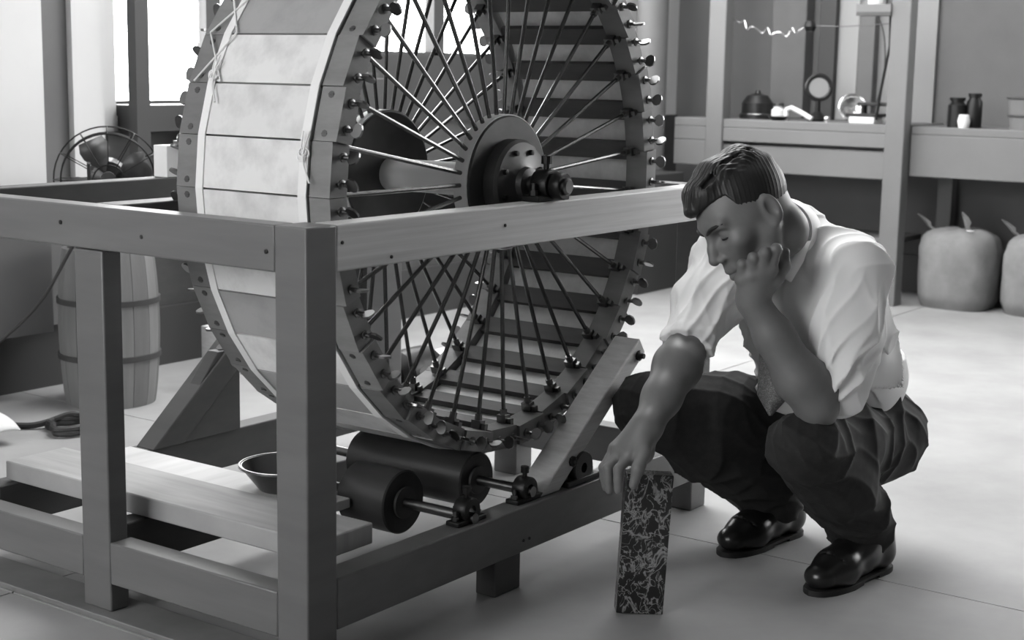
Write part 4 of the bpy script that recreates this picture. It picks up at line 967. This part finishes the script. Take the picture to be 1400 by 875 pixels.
def trouser_folds(X, Y, Z):
    l = X * LF[0] + Y * LF[1]; g = X * FW[0] + Y * FW[1]; wv = 1.2 * np.sin(17 * X + 9 * Z) + .8 * np.sin(29 * Y - 14 * Z)
    d = .0070 * ridge(24 * g + 18 * Z + 8 * l + wv) - .0024 + .0045 * ridge(50 * Z - 20 * g + 1.5 * wv) + .003 * ridge(85 * l + 30 * Z + 1.2 * wv)
    low = np.clip((.22 - Z) / .1, 0, 1); d = d + low * .006 * (ridge(40 * Z + 10 * l + 1.3 * wv) - .3)
    return d
T_.fold(trouser_folds, .045)
tr = part('trousers', T_.mesh('trousers', M['trousers'], O, 1)); del T_
# shoes
for (tx, ty), nm in (((.606, 2.908), 'left'), ((.463, 3.146), 'right')):
    g = nv((-.715, -.70, 0)); l_ = nv((.70, -.715, 0)); t0 = np.array((tx, ty, 0))
    Q = lambda s, y, u: t0 - g * s + l_ * y + UP * u
    lo = np.minimum(Q(-.03, 0, 0), Q(.33, 0, 0)) - .09; hi = np.maximum(Q(-.03, 0, 0), Q(.33, 0, 0)) + .09; lo[2] = 0.; hi[2] = .17
    F_ = Field(lo, hi, .0028)
    F_.limb([(Q(.040, .004, .034), .034), (Q(.095, .004, .040), .043)], .02, flat=(UP, .78)); F_.limb([(Q(.095, .004, .040), .043), (Q(.165, 0, .058), .040), (Q(.222, 0, .092), .040)], .025)
    F_.limb([(Q(.165, 0, .045), .036), (Q(.245, 0, .045), .036)], .02); F_.limb([(Q(.245, 0, .045), .037), (Q(.238, 0, .10), .038)], .02)
    F_.limb([(Q(.075, -.05, .060), .002), (Q(.068, 0, .074), .0022), (Q(.075, .055, .060), .002)], .003, '-')      # toe-cap seam
    F_.cut(lambda X, Y, Z: (.010 - Z).astype(np.float32)); 
    sh = part('shoe', F_.mesh('shoe', M['leather'], O, 1))
    out = [(.0, .0), (.004, .014), (.015, .027), (.045, .040), (.095, .0455), (.15, .037), (.2, .034), (.25, .034), (.27, .027), (.28, .016), (.286, .0)]
    ss = [.143 - .143 * math.cos(PI * i / 20) for i in range(21)]; ww = np.interp(ss, [q[0] for q in out], [q[1] for q in out]); ww = [float(w_) for w_ in ww]
    poly = [(s, w + .003) for s, w in zip(ss[1:-1], ww[1:-1])] + [(.286, 0.)] + [(s, -w + .002) for s, w in zip(reversed(ss[1:-1]), reversed(ww[1:-1]))] + [(0., 0.)]
    poly = [(s_ * .985 + .004, y_ * .94) for s_, y_ in poly]
    def slab_(a, b, pl):
        n = len(pl); v = [Q(s, y, a) for s, y in pl] + [Q(s, y, b) for s, y in pl]
        return MB().add(v, [tuple(range(n - 1, -1, -1)), tuple(range(n, 2 * n))] + [(i, (i + 1) % n, (i + 1) % n + n, i + n) for i in range(n)])
    sub(slab_(.0055, .0115, poly), 'sole', M['sole'], sh, 30)
    sub(slab_(0, .0065, [q for q in poly if q[0] < .16]), 'tread', M['sole'], sh, 30)
    sub(slab_(-.0, .0065, [q for q in poly if q[0] > .19]), 'heel', M['sole'], sh, 30)
    for q in range(4):
        s = .125 + .022 * q; u = .083 + .011 * q; sub(MB().tube([Q(s, -.018, u - .003), Q(s - .004, 0, u + .006), Q(s, .018, u - .003)], .0024, 6), 'lace', M['sole'], sh)
